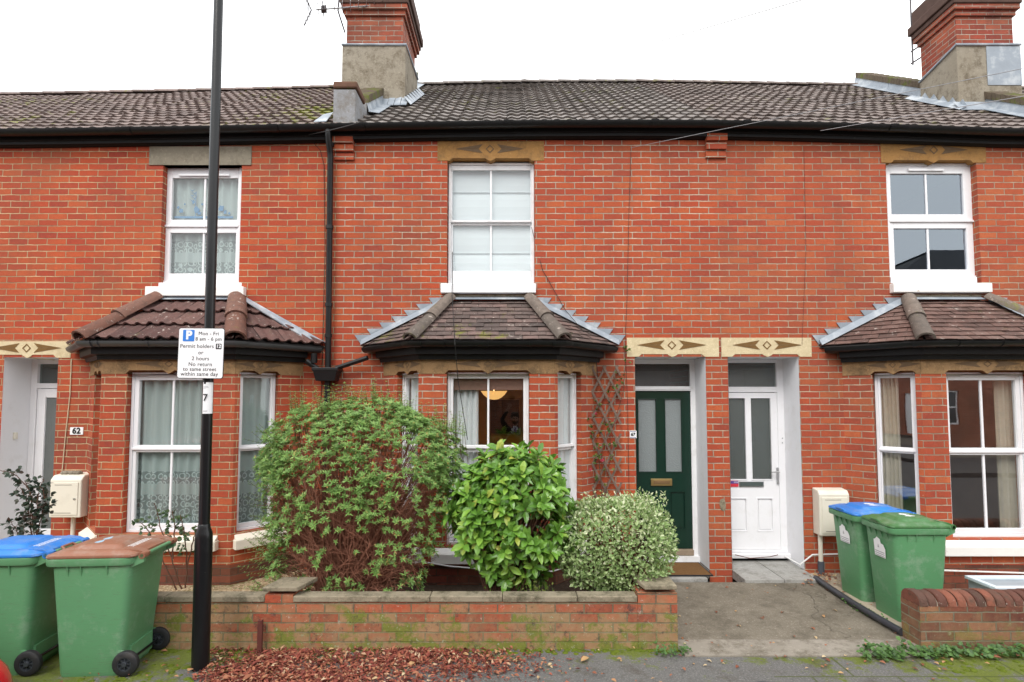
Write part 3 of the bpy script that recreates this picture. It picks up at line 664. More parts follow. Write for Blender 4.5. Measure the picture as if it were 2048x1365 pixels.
# ------------------------------------------------------------------ bay windows
HB,RUN,PRJ,FH=1.235,.522,.522,.713
NS=math.sqrt(.5)
def bay(par,cx,bmat,rmat,hmat,cfg):
    """canted bay: returns frames of its three faces"""
    zt=2.27; zs=cfg.get('zs',.50); zl=2.425
    A=V((cx-HB,0,0)); B=V((cx-FH,-PRJ,0)); C=V((cx+FH,-PRJ,0)); D=V((cx+HB,0,0))
    fr=[(A,(B-A).normalized(),V((NS,NS,0)),(B-A).length),(B,V((1,0,0)),V((0,1,0)),2*FH),(C,(D-C).normalized(),V((-NS,NS,0)),(D-C).length)]
    LS=fr[0][3]; wl=[(.38*LS,.93*LS),(.27,2*FH-.27),(.07*LS,.62*LS)]
    if 'wl' in cfg: wl=cfg['wl']
    mb=MB()
    for (O,ux,n,L),(u0,u1) in zip(fr,wl):
        wall_holes(mb,O+V((0,0,.26)),ux,n,L,zt-.26,[(u0,u1,zs-.26,zt-.26,.075)])
    o=mb.build('bay_wall',bmat,par)
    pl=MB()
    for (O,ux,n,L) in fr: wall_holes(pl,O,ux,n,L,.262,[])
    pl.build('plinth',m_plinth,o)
    # inner lining so that the room behind is closed
    il=MB()
    for (O,ux,n,L),(u0,u1) in zip(fr,wl): wall_holes(il,O+n*.085,ux,-n,L,zt,[(u0,u1,zs,zt,0)])
    il.add([A+V((0,0,zt-.001)),B+V((0,0,zt-.001)),C+V((0,0,zt-.001)),D+V((0,0,zt-.001))],[(0,1,2,3)])
    il.build('bay_lining',cfg.get('lining',m_dark),o)
    # lintel band
    for i,(O,ux,n,L) in enumerate(fr):
        lb=MB(); e0=-.001 if i==1 else 0.0
        nh=[(u0,u1) for (u0,u1) in [wl[i]]][0]; um=(nh[0]+nh[1])/2; P=lambda u,v,k=0:O+ux*u+V((0,0,v))-n*(.006+k)
        hh=.038
        prof=[(0,zt),(nh[0]-.02,zt),(nh[0]+.02,zt+hh),(um-.06,zt+hh),(um,zt+.0),(um+.06,zt+hh),(nh[1]-.02,zt+hh),(nh[1]+.02,zt),(L,zt)]
        if i!=1: prof=[(u,v) for u,v in prof if 0<=u<=L]
        for p,q in zip(prof,prof[1:]): lb.prism([P(p[0],p[1]),P(q[0],q[1]),P(q[0],zl+.06),P(p[0],zl+.06)],n*.10)
        lb.obox(O+V((0,0,zt-.004))+n*.066+ux*.002,ux*(L-.004),n*.03,V((0,0,zl-zt)))
        lo=lb.build('bay_lintel',m_buff2,par)
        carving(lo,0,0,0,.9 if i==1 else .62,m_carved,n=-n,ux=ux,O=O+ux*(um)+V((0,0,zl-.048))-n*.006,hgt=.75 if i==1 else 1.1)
    # sills
    sills=[]
    for i,((O,ux,n,L),(u0,u1)) in enumerate(zip(fr,wl)):
        if i==0 and not cfg.get('sill0',True): continue
        s=MB(); a,b=(u0-.14,u1+.14) if i==1 else (max(-.05,u0-.10),min(L+.02,u1+.12))
        if i==2: a=u0-.03
        s.obox(O+ux*a+V((0,0,zs-.165))-n*.075,ux*(b-a),n*.12,V((0,0,.10)))
        s.prism([O+ux*(a+.01)+V((0,0,zs-.065))-n*.07,O+ux*(a+.01)+V((0,0,zs-.003))+n*.02,O+ux*(a+.01)+V((0,0,zs-.065))+n*.02],ux*(b-a-.02))
        sills.append(s.build('sill',cfg.get('sm',m_sill),par,bevel=.006))
    # soffit, fascia and gutter
    OV=.19; ct=math.tan(R(22.5)); FHo=FH+OV*ct
    zg=W(1024,684,-PRJ-OV).z
    def offp(o): return [(cx-HB-o/NS,0.0),(cx-FH-o*ct,-PRJ-o),(cx+FH+o*ct,-PRJ-o),(cx+HB+o/NS,0.0)]
    f=MB(); f.sweep([(x,y,zg) for x,y in offp(.0)],[(.004,-.165),(.05,-.175),(.062,-.13),(.11,-.12),(.118,-.015),(.0,-.01)])
    f.build('bay_fascia',m_blackt,par)
    g=MB(); g.sweep([(x,y,zg+.004+(0 if 0<i<3 else -.012)) for i,(x,y) in enumerate(offp(.12))],gprof(.055))
    for sgn in (-1,1):
        p=V((cx+sgn*(FH+.12*ct),-PRJ-.12,zg+.005)); d=V((-sgn*1,0,0)); e=V((sgn*NS,NS,0))
        pts=[p+d*.08,p,p+e*.08]
        if sgn>0: pts=pts[::1]
        else: pts=pts[::-1]
        g.sweep(pts,gprof(.062,.008))
    for u in cfg.get('brk',(-.45,.0,.45)):
        g.sweep([(cx+u-.012,-PRJ-.12,zg+.005),(cx+u+.012,-PRJ-.12,zg+.005)],gprof(.060,.007))
    g.build('bay_gutter',cfg.get('gm',m_black),par,smooth=True)
    # roof
    zt2=W(1024,601,0).z; ht=.46
    q=offp(OV+.0); P1=V((q[0][0],-.0,zg+.02)); P2=V((q[1][0],q[1][1],zg+.02)); P3=V((q[2][0],q[2][1],zg+.02)); P4=V((q[3][0],-.0,zg+.02)); T1=V((cx-ht,0,zt2)); T2=V((cx+ht,0,zt2))
    mb=MB()
    if cfg.get('big'):
        def pf(f): g=(f*2)%1.0; return .028*max(0,math.sin(math.pi*min(1,g/.62))) if g<.62 else 0.0
        ar=dict(gauge=.30,tw=.26,prof=pf,lift=.03,seg=10,jit=.003,lip=.02,flat=.35)
    else: ar=dict(gauge=.088,tw=.166,prof=lambda f:.0025*math.sin(math.pi*f),lift=.013,seg=3,jit=.0025,stagger=.5,lip=.012,flat=.3)
    tiles(mb,P2,P3,T1,T2,**ar); tiles(mb,P1,P2,T1,T1+V((.001,0,0)),**ar); tiles(mb,P3,P4,T2-V((.001,0,0)),T2,**ar)
    ro=mb.build('bay_roof',rmat,par,smooth=bool(cfg.get('big')))
    un=MB(); dz=V((0,0,-.02)); un.add([P1+dz,P2+dz,P3+dz,P4+dz,T1+dz,T2+dz],[(0,1,4),(1,2,5,4),(2,3,5),(3,2,1,0)]); un.build('bay_roof_deck',m_dark,ro)
    for (a,b) in ((P2,T1),(P3,T2)):
        h=MB(); d=(b-a).normalized(); halfround(h,(a-d*.02+V((0,0,.012)),b+V((0,-.03,.025))),.088 if not cfg.get('big') else .115,seglen=.5,th=.02,arch=.85,taper=.86)
        h.build('hip_tile',hmat,ro,smooth=True)
    if cfg.get('flash')=='step':
        flash(ro,P1+V((.0,0,.05)),T1+V((-.04,0,.02)),m_lead,7)
        flash(ro,P4+V((-.0,0,.05)),T2+V((.04,0,.02)),m_lead,7)
    elif cfg.get('flash')=='band':
        b_=MB()
        for (a,b) in ((P4,T2+V((.1,0,-.03))),):
            a=a+V((.0,-.012,.03)); b=b+V((0,-.012,.05)); m=[a,a+V((-.17,-.07,.015)),b+V((-.03,-.09,-.02)),b]
            b_.prism(m,(0,-.006,.012))
        b_.build('flashing',m_lead,ro)
    t=MB(); t.prism([V((cx-ht+.06,-.008,zt2+.035)),V((cx+ht-.06,-.008,zt2+.035)),V((cx+ht-.05,-.075,zt2-.005)),V((cx-ht+.05,-.075,zt2-.005))],(0,-.004,.006)); t.build('flashing',m_lead,ro)
    mo=MB(); mo.box(cx-ht+.05,cx+ht-.05,-.02,.0,zt2+.04,zt2+.065); mo.build('mortar_fillet',m_concrete,ro)
    return fr,wl,zs,zt

def bay_windows(par,fr,wl,zs,zt,meet,styles,glass=None,which=(0,1,2),mat=None,vent=False):
    outs=[]
    for i in which:
        O,ux,n,L=fr[i]; u0,u1=wl[i]; w=u1-u0-.01; h=zt-zs+.02; o=O+ux*(u0+.005)+n*.065+V((0,0,zs+.0))
        e=.075 if styles!='timber' else .058
        mz=meet-zs
        if i==1:
            up=(e,w-e,mz+.04,h-e-.01); lo=(e-.012,w-e+.012,mz-.035,.085); mu=w/2
        else:
            e2=.05; up=(e2,w-e2,mz+.035,h-e2-.005); lo=(e2-.008,w-e2+.008,mz-.03,.075); mu=None
        lo=(lo[0],lo[1],lo[3],lo[2])
        ve=(w*.22,w*.78,h-.048,h-.03) if (vent and i==1) else None
        outs.append(make_window(par,o,ux,n,w,h,up,lo,mu,.022,style=styles,glass=glass,mat=mat,vent=ve,mlo=True))
    return outs

# ------------------------------------------------------------------ the houses
X61,X62,X63,X64,X65=-15.1,-6.45,-2.05,2.41,6.82
ZT=5.08
def facade(par,x0,x1,holes,mat):
    mb=MB(); hs=[(a-x0,b-x0,c+.1,d+.1,e) for a,b,c,d,e in holes]
    wall_holes(mb,(x0,0,-.1),(1,0,0),(0,1,0),x1-x0,ZT+.1,hs)
    mb.quad((x0,8.1,-.1),(x0,8.1,ZT),(x1,8.1,ZT),(x1,8.1,-.1)); e=.004; mb.quad((x0+e,0,-.1),(x0+e,0,ZT),(x0+e,8.1,ZT),(x0+e,8.1,-.1)); mb.quad((x1-e,0,-.1),(x1-e,8.1,-.1),(x1-e,8.1,ZT),(x1-e,0,ZT))
    return mb.build('wall',mat,par)
def pxhole(px0,px1,py0,py1,dep): a=W(px0,py1,0); b=W(px1,py0,0); return (a.x,b.x,a.z,b.z,dep)
def house(x0,x1,label,name='terraced_house'):
    return empty(name,((x0+x1)/2,0,0),label,'house','terraced houses in the row')
def corbel(par,cx,xw,z0,z1):
    mb=MB(); h=(z1-z0)/3
    for k in range(3): mb.box(cx-xw/2,cx+xw/2,-.03-.028*k,.0,z0+h*k+.001,z0+h*(k+1)-.006)
    return mb.build('corbel',m_brick63,par,bevel=.004)
RD=.38
def door_reveal(par,px0,px1,py0,zf,side):
    a=W(px0,1130,0); b=W(px1,py0,0); mb=MB(); x0,x1,z0,z1=a.x,b.x,zf,b.z; y0=.003
    mb.quad((x0,y0,z0),(x0,RD+.02,z0),(x0,RD+.02,z1),(x0,y0,z1)); mb.quad((x1,RD+.02,z0),(x1,y0,z0),(x1,y0,z1),(x1,RD+.02,z1)); mb.quad((x0,y0,z1),(x0,RD+.02,z1),(x1,RD+.02,z1),(x1,y0,z1))
    mb.build('door_reveal',m_plaster,par); return x0,x1,z1
# ---- 61 and 65: only roof and ends of the row
for (a,b,mat,lab) in ((X61,X62,m_roof62,'neighbour house beyond the left edge, only its brown tiled roof showing'),(X65,X65+6,m_roof64,'neighbour house beyond the right chimney, only its roof verge showing')):
    h=house(a,b,lab); facade(h,a,b,[],m_brick62)
    n=max(2,int((b-a)/1.5)); xs=[a+(b-a)*i/n for i in range(n+1)]; build_roof(h,xs,mat); build_eaves(h,xs)
# ---- 62
h62=house(X62,X63,'red brick terraced house numbered 62 with lace curtains and a red-brown tiled bay')
C62=-3.67
facade(h62,X62,X63,[pxhole(318,484,331,574,.09),pxhole(-14,117,715,1165,0),(C62-HB+.06,C62+HB-.06,.0,2.34,.0)],m_brick62)
xs=[X62+(X63-X62)*i/4 for i in range(5)]; build_roof(h62,xs,m_roof62); build_eaves(h62,xs)
lintel(h62,299,504,294,331,m_greyst,None,None,pro=.012)
pxwin(h62,321,484,331,566,(337,476,356,440),(336,474,466,547),.07,mull=405,mw=.022,vent=(352,458,349,353))
sillbox(h62,289,487,573,592,m_sill,.07)
mb=MB(); a=W(318,574,0); b=W(484,566,0); mb.box(a.x,b.x,-.012,.09,a.z,b.z); mb.build('sill',m_white,h62,bevel=.004)
room(h62,-4.6,-2.6,.2,2.6,2.9,4.95,m_dark)
a=W(321,566,.07)
curtain('net_curtain',(a.x+.03,.0,a.z),(1,0,0),(0,1,0),.92,a.z+.0,W(321,331,.07).z,net_mat('net_lace_upstairs',a.z+.07,(0,.20),(.32,.46),.86),'white lace net curtain with blue flower pots, in the upper window behind the lamp post','curtain',depth=.17,waves=7,amp=.016,group=None)
bl=plain('blue_cutout',(.10,.22,.36),.7,.2,var=.1)
mb=MB(); r_=random.Random(3)
for (px,py,s) in ((368,425,.055),(362,418,.03),(398,422,.07),(392,408,.035),(404,430,.05),(432,424,.05),(447,420,.075),(455,428,.05),(463,430,.03),(440,409,.025),(375,412,.02),(410,412,.03)):
    p=W(px,py,.20); n=9
    mb.prism([(p.x+s*.5*math.cos(2*math.pi*k/n)*r_.uniform(.6,1.2),.145,p.z+s*.6*math.sin(2*math.pi*k/n)*r_.uniform(.6,1.2)) for k in range(n)],(0,.003,0))
for k in range(5):
    p=W(392+(k%2)*4-2,385+k*5,.2); mb.prism([(p.x-.035,.145,p.z+.02),(p.x,.145,p.z),(p.x+.035,.145,p.z+.02),(p.x,.145,p.z-.012)],(0,.003,0))
p=W(348,433,.145); q_=W(466,437,.145); mb.box(p.x,q_.x,.144,.150,q_.z,p.z); p=W(392,384,.145); mb.box(p.x-.004,p.x+.004,.1465,.149,q_.z,p.z)
tag(mb.build('flower_cutout',bl),'blue flower pot cut-outs standing along the upper window of house 62','ornament')
fr,wl,zs,zt=bay(h62,C62,m_brick62,m_bay62,m_hip62,dict(big=True,flash='band',gm=m_gutter_grey,sm=m_sillc,wl=None) if False else dict(big=True,flash='band',gm=m_gutter_grey,sm=m_sillc,zs=.585,brk=(-.62,-.1,.4)))
bay_windows(h62,fr,wl,zs,zt,1.465,'upvc',vent=True)
room(h62,-4.7,-2.5,.09,3.2,.05,2.37,m_dark)
nm=net_mat('net_lace_bay',zs+.08,(0,.30),(.42,.55),.86)
O,ux,n,L=fr[1]; curtain('net_curtain',O+ux*.3,ux,n,2*FH-.6,zs,zt,nm,'white lace net curtain in the front bay window behind the lamp post','curtain',depth=.155,waves=7,amp=.018)
O,ux,n,L=fr[2]; curtain('net_curtain',O+ux*.05,ux,n,.46,zs,zt,nm,'narrow lace net curtain in the side bay window beside the tall brown-twigged shrub','curtain',depth=.15,waves=4,amp=.016)
# door of 62
x0,x1,z1=door_reveal(h62,-14,117,715,.08,1)
lintel(h62,-40,143,683,716,m_pale,m_carve,55,notch=(-14+12,117-10,55,.035),dep=RD-.01)
mb=MB(); y=RD; zd=.14; zf0,zf1=W(0,777,RD).z,W(0,767,RD).z
mb.box(x0,x0+.075,y,y+.07,zd,z1); mb.box(x1-.06,x1,y,y+.07,zd,z1); mb.box(x0+.075,x1-.06,y,y+.07,z1-.055,z1); mb.box(x0+.075,x1-.06,y-.003,y+.07,zf0,zf1); mb.box(x0+.075,x1-.06,y,y+.07,zd,zd+.05)
d=mb.build('door_frame',m_white,h62,bevel=.004)
g=MB(); g.quad((x0+.07,y+.04,zf1-.01),(x1-.055,y+.04,zf1-.01),(x1-.055,y+.04,z1-.05),(x0+.07,y+.04,z1-.05)); g.build('fanlight_pane',m_frostd,d)
mb=MB(); a0,a1=x0+.08,x1-.065
mb.box(a0,a0+.10,y+.01,y+.05,zd+.055,zf0-.005); mb.box(a1-.10,a1,y+.01,y+.05,zd+.055,zf0-.005); mb.box(a0+.1,a1-.1,y+.01,y+.05,zf0-.115,zf0-.005); mb.box(a0+.1,a1-.1,y+.01,y+.05,zd+.055,.42)
d=mb.build('door',m_white,h62,bevel=.004); g=MB(); g.quad((a0+.095,y+.03,.41),(a1-.095,y+.03,.41),(a1-.095,y+.03,zf0-.105),(a0+.095,y+.03,zf0-.105)); g.build('pane',glass_mat('frosted_glass_grey',rough=.2,frost=.75,tint=(.5,.55,.53)),d)
room(h62,x0-.1,x1+.2,y+.075,y+1.5,.05,2.4,plain('hall_grey',(.2,.2,.19),.9))
mb=MB(); mb.box(x0-.05,x1+.05,-.35,RD+.02,-.05,.075); mb.build('step',m_slab,h62,bevel=.01)
p=W(37,872,.2); mb=MB(); mb.box(x0+.001,x0+.03,.17,.205,p.z-.04,p.z+.04); mb.build('doorbell',m_beige,h62,bevel=.004)
corbel(h62,X62,.23,W(0,322,0).z,W(0,278,0).z)
# party wall parapet and chimney on the 62/63 boundary
def party(par,X,front_block=True):
    xa,xb=X-.10,X+.17
    if front_block:
        a=W(666,250,-.06); b=W(712,168,-.06); mb=MB()
        zr=roofz(X,.0)
        mb.prism([(a.x,-.07,zr-.08),(a.x,.42,zr+.05),(a.x,.42,b.z-.07),(a.x,-.07,b.z-.07)],(b.x-a.x,0,0))
        o=mb.build('parapet',m_render2,par,bevel=.012)
        mb=MB(); mb.box(a.x-.0,b.x+.02,-.09,.30,b.z-.065,b.z+.02); mb.build('coping',plain('dark_coping_brick',(.13,.07,.048),.9,.2,var=.4,vs=14,dirt=.8,dirtc=(.09,.10,.03),ds=8,dlo=.52,dhi=.64),o,bevel=.02)
        xa,xb=a.x+.03,b.x-.0
    else:
        mb=MB(); o=None
    y0=.42 if front_block else -.05; mb=MB()
    seg=[(y0,YR+.25)]
    mb.prism([(xa,y0,roofz(X,y0)-.05),(xa,YR,ridge(X)-.05),(xa,YR,ridge(X)+.19),(xa,y0,roofz(X,y0)+.19)],(xb-xa,0,0))
    po=mb.build('parapet_wall',m_render2,par)
    mb=MB(); L=math.hypot(YR-y0,ridge(X)-roofz(X,y0)); k=int(L/.085)
    for i in range(k):
        f0=i/k; f1=(i+.93)/k; ya=y0+(YR-y0)*f0; yb=y0+(YR-y0)*f1
        mb.prism([(xa-.025,ya,roofz(X,ya)+.19),(xa-.025,yb,roofz(X,yb)+.19),(xa-.025,yb,roofz(X,yb)+.29+.008*(i%2)),(xa-.025,ya,roofz(X,ya)+.29+.008*(i%2))],(xb-xa+.05,0,0))
    mb.build('coping',plain('mossy_brick_coping',(.11,.085,.06),.9,.2,var=.5,vs=9,dirt=.9,dirtc=(.10,.12,.02),ds=5,dlo=.5,dhi=.62),po)
    # lead soakers each side
    for s,xx in ((-1,xa),(1,xb)):
        fl=MB(); n=9
        for i in range(n):
            ya=y0+(YR-y0)*i/n; yb=y0+(YR-y0)*(i+1.06)/n
            e=.004+.004*(i%2)
            P=lambda Y,dz,dx: V((xx+s*dx,Y,roofz(X,Y)+dz))
            fl.prism([P(ya,.19,e),P(yb,.19,e),P(yb,.07,e+.025),P(ya,.07,e+.025)],(s*.005,0,0)); fl.prism([P(ya,.075,e+.02),P(yb,.075,e+.02),P(yb,.055,.16),P(ya,.055,.16)],(0,0,.006))
        fl.build('flashing',m_lead,po)
    return po
def chimney(par,x0,x1,y0,y1,z_ap,apron_side=1):
    zr=roofz((x0+x1)/2,y0)
    mb=MB(); zc=W(700,34,y0).z; zt=zc+1.5
    mb.box(x0,x1,y0,y1,zr-.3,zc)
    # oversailing courses
    mb.box(x0-.03,x1+.03,y0-.03,y1+.03,zc+.002,zc+.075); mb.box(x0-.065,x1+.065,y0-.065,y1+.065,zc+.079,zc+.15)
    o=mb.build("chimney",m_brickch,par)
    cp=MB(); cp.box(x0-.085,x1+.085,y0-.085,y1+.085,zc+.153,zc+.225); cp.box(x0-.115,x1+.115,y0-.115,y1+.115,zc+.228,zc+.36); cp.box(x0-.07,x1+.07,y0-.07,y1+.07,zc+.363,zc+.6); cp.build('chimney_cap',plain('blackened_cornice',(.085,.052,.042),.9,.2,var=.4,vs=9),o,bevel=.012)
    po=MB()
    for k in range(3):
        c=(x0+.2+(x1-x0-.4)*k/2,(y0+y1)/2,zc+.6); po.lathe([(.12,0),(.10,.05),(.09,.3),(.12,.33),(.12,.36)],c)
    po.build('chimney_pot',plain('terracotta',(.42,.17,.09),.85),o,smooth=True)
    # rendered apron: battered at the front, raked down the sides
    e=.045; ap=MB(); zt_=z_ap
    zb=zr-.15
    ap.add([(x0-e,y0-e,zb),(x1+e,y0-e,zb),(x1+e,y0-e,zt_),(x0-e,y0-e,zt_),(x0-e,y1-.05,zb),(x1+e,y1-.05,zb),(x1+e,y1-.1,zt_-.02),(x0-e,y1-.1,zt_-.02)],[(0,1,2,3),(1,5,6,2),(4,0,3,7),(5,4,7,6),(3,2,6,7)])
    return o,ap
cy=1.25; c0,c1=W(693,95,cy).x,W(806,95,cy).x
o,ap=chimney(h62,c0,c1,cy,cy+.95,W(700,95,cy).z)
ao=MB(); e=.045; zr=roofz(c1,cy); zt_=W(700,96,cy).z; yb=cy+.93
vs=[(c0-e,cy-e,zr-.2),(c1+e,cy-e,zr-.2),(c1+e,cy-e,zt_),(c0-e,cy-e,zt_),(c0-e,yb,zr-.2),(c1+e,yb,zr-.2),(c1+e,yb,zr+.95),(c0-e,yb,zr+.95)]
ao.add(vs,[(0,1,2,3),(1,5,6,2),(4,0,3,7),(5,4,7,6),(3,2,6,7)]); ao.build('render_apron',m_render,o)
fl=MB(); fl.tube([(c0-e-.01,cy-e-.01,zt_+.012),(c1+e+.01,cy-e-.01,zt_+.012),(c1+e+.012,yb,zr+.96)],.016,6)
for i in range(10):
    xa=c0+.0+(c1-c0+.1)*i/10; fl.prism([(xa,cy-e-.008,roofz(xa,cy)+.09+.01*(i%2)),(xa+.085,cy-e-.008,roofz(xa,cy)+.09+.012*((i*7)%3)),(xa+.085,cy-.19,roofz(xa,cy-.19)+.055),(xa,cy-.19,roofz(xa,cy-.19)+.055)],(0,-.003,.006))
for i in range(7):
    y=cy-.15+i*.17; fl.prism([(c1+e+.006,y,roofz(c1,y)+.17),(c1+e+.006,y+.16,roofz(c1,y+.16)+.15),(c1+e+.10,y+.16,roofz(c1,y+.16)+.055),(c1+e+.10,y,roofz(c1,y)+.055)],(.005,0,.003))
fl.build('flashing',m_lead,o)
party(h62,X63)
# downpipe with hopper
dp=MB(); yd=-.075; a=W(661,300,yd); b=W(656,735,yd); c=W(652,860,yd)
dp.tube([(a.x,YE+.0,eave(a.x)-.05),(a.x,YE+.0,eave(a.x)-.12),(a.x,yd-.02,a.z-.02),(a.x,yd,a.z-.08),(b.x,yd,b.z)],.034,10)
for py in (290,455,610,672): p=W(659,py,yd); dp.lathe([(.043,-.02),(.043,.02)],(a.x+(b.x-a.x)*(py-300)/435,yd,p.z),n=12)
dp.tube([(b.x,yd,b.z),(c.x,yd,c.z),(c.x-.0,yd,.1)],.034,10)
d=dp.build('downpipe',m_black,h62,smooth=True)
hp=MB(); z=W(655,740,yd).z; x=b.x
hp.loft([[(x+sx*wx,yd-.02+sy*wy,z+dz) for sx,sy in ((-1,-1),(1,-1),(1,1),(-1,1))] for wx,wy,dz in ((.11,.07,-.13),(.135,.09,-.02),(.15,.095,-.015),(.15,.095,.02),(.14,.085,.02),(.13,.07,-.06))])
hp.build('hopper_head',m_black,d,bevel=.006)
ps=MB(); ps.tube([W(612,722,-.16),W(640,742,-.1)],.03,8); ps.lathe([(.035,-.06),(.035,.05)],W(628,716,-.14)); ps.tube([W(735,716,-.14),W(672,737,-.09)],.028,8); ps.build('waste_pipe',m_black,d,smooth=True)
mb=MB(); a=W(182,692,-.35); pts=[]
for k in range(16):
    q=k/15; an=math.pi*1.75*max(0,(q-.45)/.55)
    pts.append((a.x-.02-.10*min(1,q/.45)-.035*math.sin(an),-.35,a.z+.02+.09*min(1,q/.45)-.035*(1-math.cos(an))*-1*.9))
mb.tube(pts,.006,6); mb.build('iron_hook',m_steel,h62,smooth=True)
mb=MB(); mb.prism([(W(640,243,.1).x,YE+.06,eave(-2.2)+.075),(W(664,243,.1).x,YE+.06,eave(-2.2)+.08),(W(664,232,.2).x,.25,roofz(-2.2,.25)+.09),(W(648,236,.2).x,.18,roofz(-2.2,.18)+.075)],(0,-.004,.006)); mb.build('flashing',m_lead,h62)
# ---- 63
h63=house(X63,X64,'middle red brick terraced house with dark green door, sash windows and mossy bay roof')
C63=-.257
facade(h63,X63,X64,[pxhole(893,1069,315.5,570,.09),pxhole(1275,1411,714,1165,0),(C63-HB+.06,C63+HB-.06,.0,2.34,0)],m_brick63)
xs=[X63+(X64-X63)*i/4 for i in range(5)]; build_roof(h63,xs,m_roof63); build_eaves(h63,xs)
corbel(h63,W(689,300,0).x,.24,W(0,322,0).z,W(0,277,0).z); corbel(h63,W(1430,300,0).x,.24,W(0,318,0).z,W(0,272,0).z)
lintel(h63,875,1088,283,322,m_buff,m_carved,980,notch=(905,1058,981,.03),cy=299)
pxwin(h63,896,1068,326,572,(903,1061,340,441),(904,1061,449,541),.085,mull=981,mw=.022,style='timber',mat=m_wpaint)
sillbox(h63,881,1072,567,586,m_wpaint,.08)
room(h63,-1.0,.5,.3,2.6,2.9,4.95,plain('pale_room',(.5,.5,.5),.9))
a=W(896,572,.085); zb=W(896,326,.085).z
mb=MB(); x=a.x+.02; n=5; zz=[a.z,a.z+.16,a.z+.42,a.z+.80,a.z+1.17,zb]
for z0,z1 in zip(zz,zz[1:]):
    for k in range(4):
        t0=k/4; t1=(k+1)/4; bul=lambda t:.016*math.sin(math.pi*t)
        mb.quad((x,.192-bul(t0),z0+(z1-z0)*t0),(x+.98,.192-bul(t0),z0+(z1-z0)*t0),(x+.98,.192-bul(t1),z0+(z1-z0)*t1),(x,.192-bul(t1),z0+(z1-z0)*t1))
for i,z in enumerate(zz[1:-1]): mb.box(x,x+.98,.170,.182,z-.004,z+.004)
tag(mb.build('roman_blind',m_blind),'pale roman blind filling the upper sash window above the mossy bay','blind')
ochre=plain('ochre_wall',(.27,.19,.095),.85,.2,var=.1)
fr,wl,zs,zt=bay(h63,C63,m_brick63,m_bay63,m_hip,dict(flash='step',zs=.455,lining=plain('cream_lining',(.4,.34,.24),.9)))
bay_windows(h63,fr,wl,zs,zt,1.465,'timber',mat=m_wpaint)
room(h63,-1.45,.93,.09,3.6,.05,2.37,ochre)
O,ux,n,L=fr[1]
mb=MB(); 
for k in range(4): mb.prism([O+ux*.3+n*(.13+.004*k)+V((0,0,zt-.17+.04*k)),O+ux*(2*FH-.3)+n*(.13+.004*k)+V((0,0,zt-.17+.04*k)),O+ux*(2*FH-.3)+n*.135+V((0,0,zt-.125+.04*k)),O+ux*.3+n*.135+V((0,0,zt-.125+.04*k))],n*.004)
tag(mb.build('roman_blind',m_blindb),'brown blind raised to the top of the bay window with the lit lamp','blind')
curtain('curtain',O+ux*.33,ux,n,.27,zs,zt-.02,m_curt,'white curtain drawn aside behind the left half of the lit bay window','curtain',depth=.2,waves=4,amp=.022)
O,ux,n,L=fr[2]; curtain('curtain',O+ux*.05,ux,n,.42,zs,zt-.02,m_curt,'white curtain in the narrow side bay window beside the trellis','curtain',depth=.16,waves=3,amp=.018)
O,ux,n,L=fr[0]; curtain('curtain',O+ux*.27,ux,n,.43,zs,zt-.02,m_curt,'white curtain in the narrow bay window left of the lit one, above the shrub','curtain',depth=.16,waves=3,amp=.018)
mb=MB(); a=W(981,868,3.55); b=W(1038,800,3.55); mb.box(a.x,b.x,3.56,3.598,a.z,b.z); pf=mb.build('picture',plain('dark_picture',(.012,.011,.010),.7,.1)); tag(pf,'dark rectangular picture on the ochre wall inside the lit bay window','picture')
mb=MB()
for q in ((a.x-.03,a.x,a.z-.03,b.z+.03),(b.x,b.x+.03,a.z-.03,b.z+.03),(a.x,b.x,a.z-.03,a.z),(a.x,b.x,b.z,b.z+.03)): mb.box(q[0],q[1],3.55,3.598,q[2],q[3])
mb.build('picture_frame',plain('brown_frame',(.10,.055,.03),.5),pf)
# lit lamp in the room
lp=empty('ceiling_lamp',(W(988,787,1.3).x,1.3,2.32),'lit cream bowl ceiling lamp seen through the middle bay window','lamp')
zl=W(988,789,1.3).z
sh,nt,b=new_mat('lit_lampshade'); setp(nt,b,(.8,.6,.35),.6); b.inputs['Emission Color'].default_value=(1,.56,.18,1); b.inputs['Emission Strength'].default_value=.5
mb=MB(); mb.lathe([(.02,-.075),(.06,-.068),(.10,-.048),(.145,-.01),(.185,.045),(.18,.045),(.14,-.005),(.05,-.06)],(lp.location.x,1.3,zl)); mb.build('lamp_shade',sh,lp,smooth=True)
mb=MB(); mb.tube([(lp.location.x,1.3,zl+.04),(lp.location.x,1.3,2.32)],.006,6); mb.build('flex',m_dark,lp)
pl=bpy.data.lights.new('lamp_bulb','POINT'); pl.energy=60; pl.color=(1,.70,.42); pl.shadow_soft_size=.025; po=bpy.data.objects.new('lamp_bulb',pl); COL.objects.link(po); po.location=(0,0,zl+.012-2.32); po.parent=lp
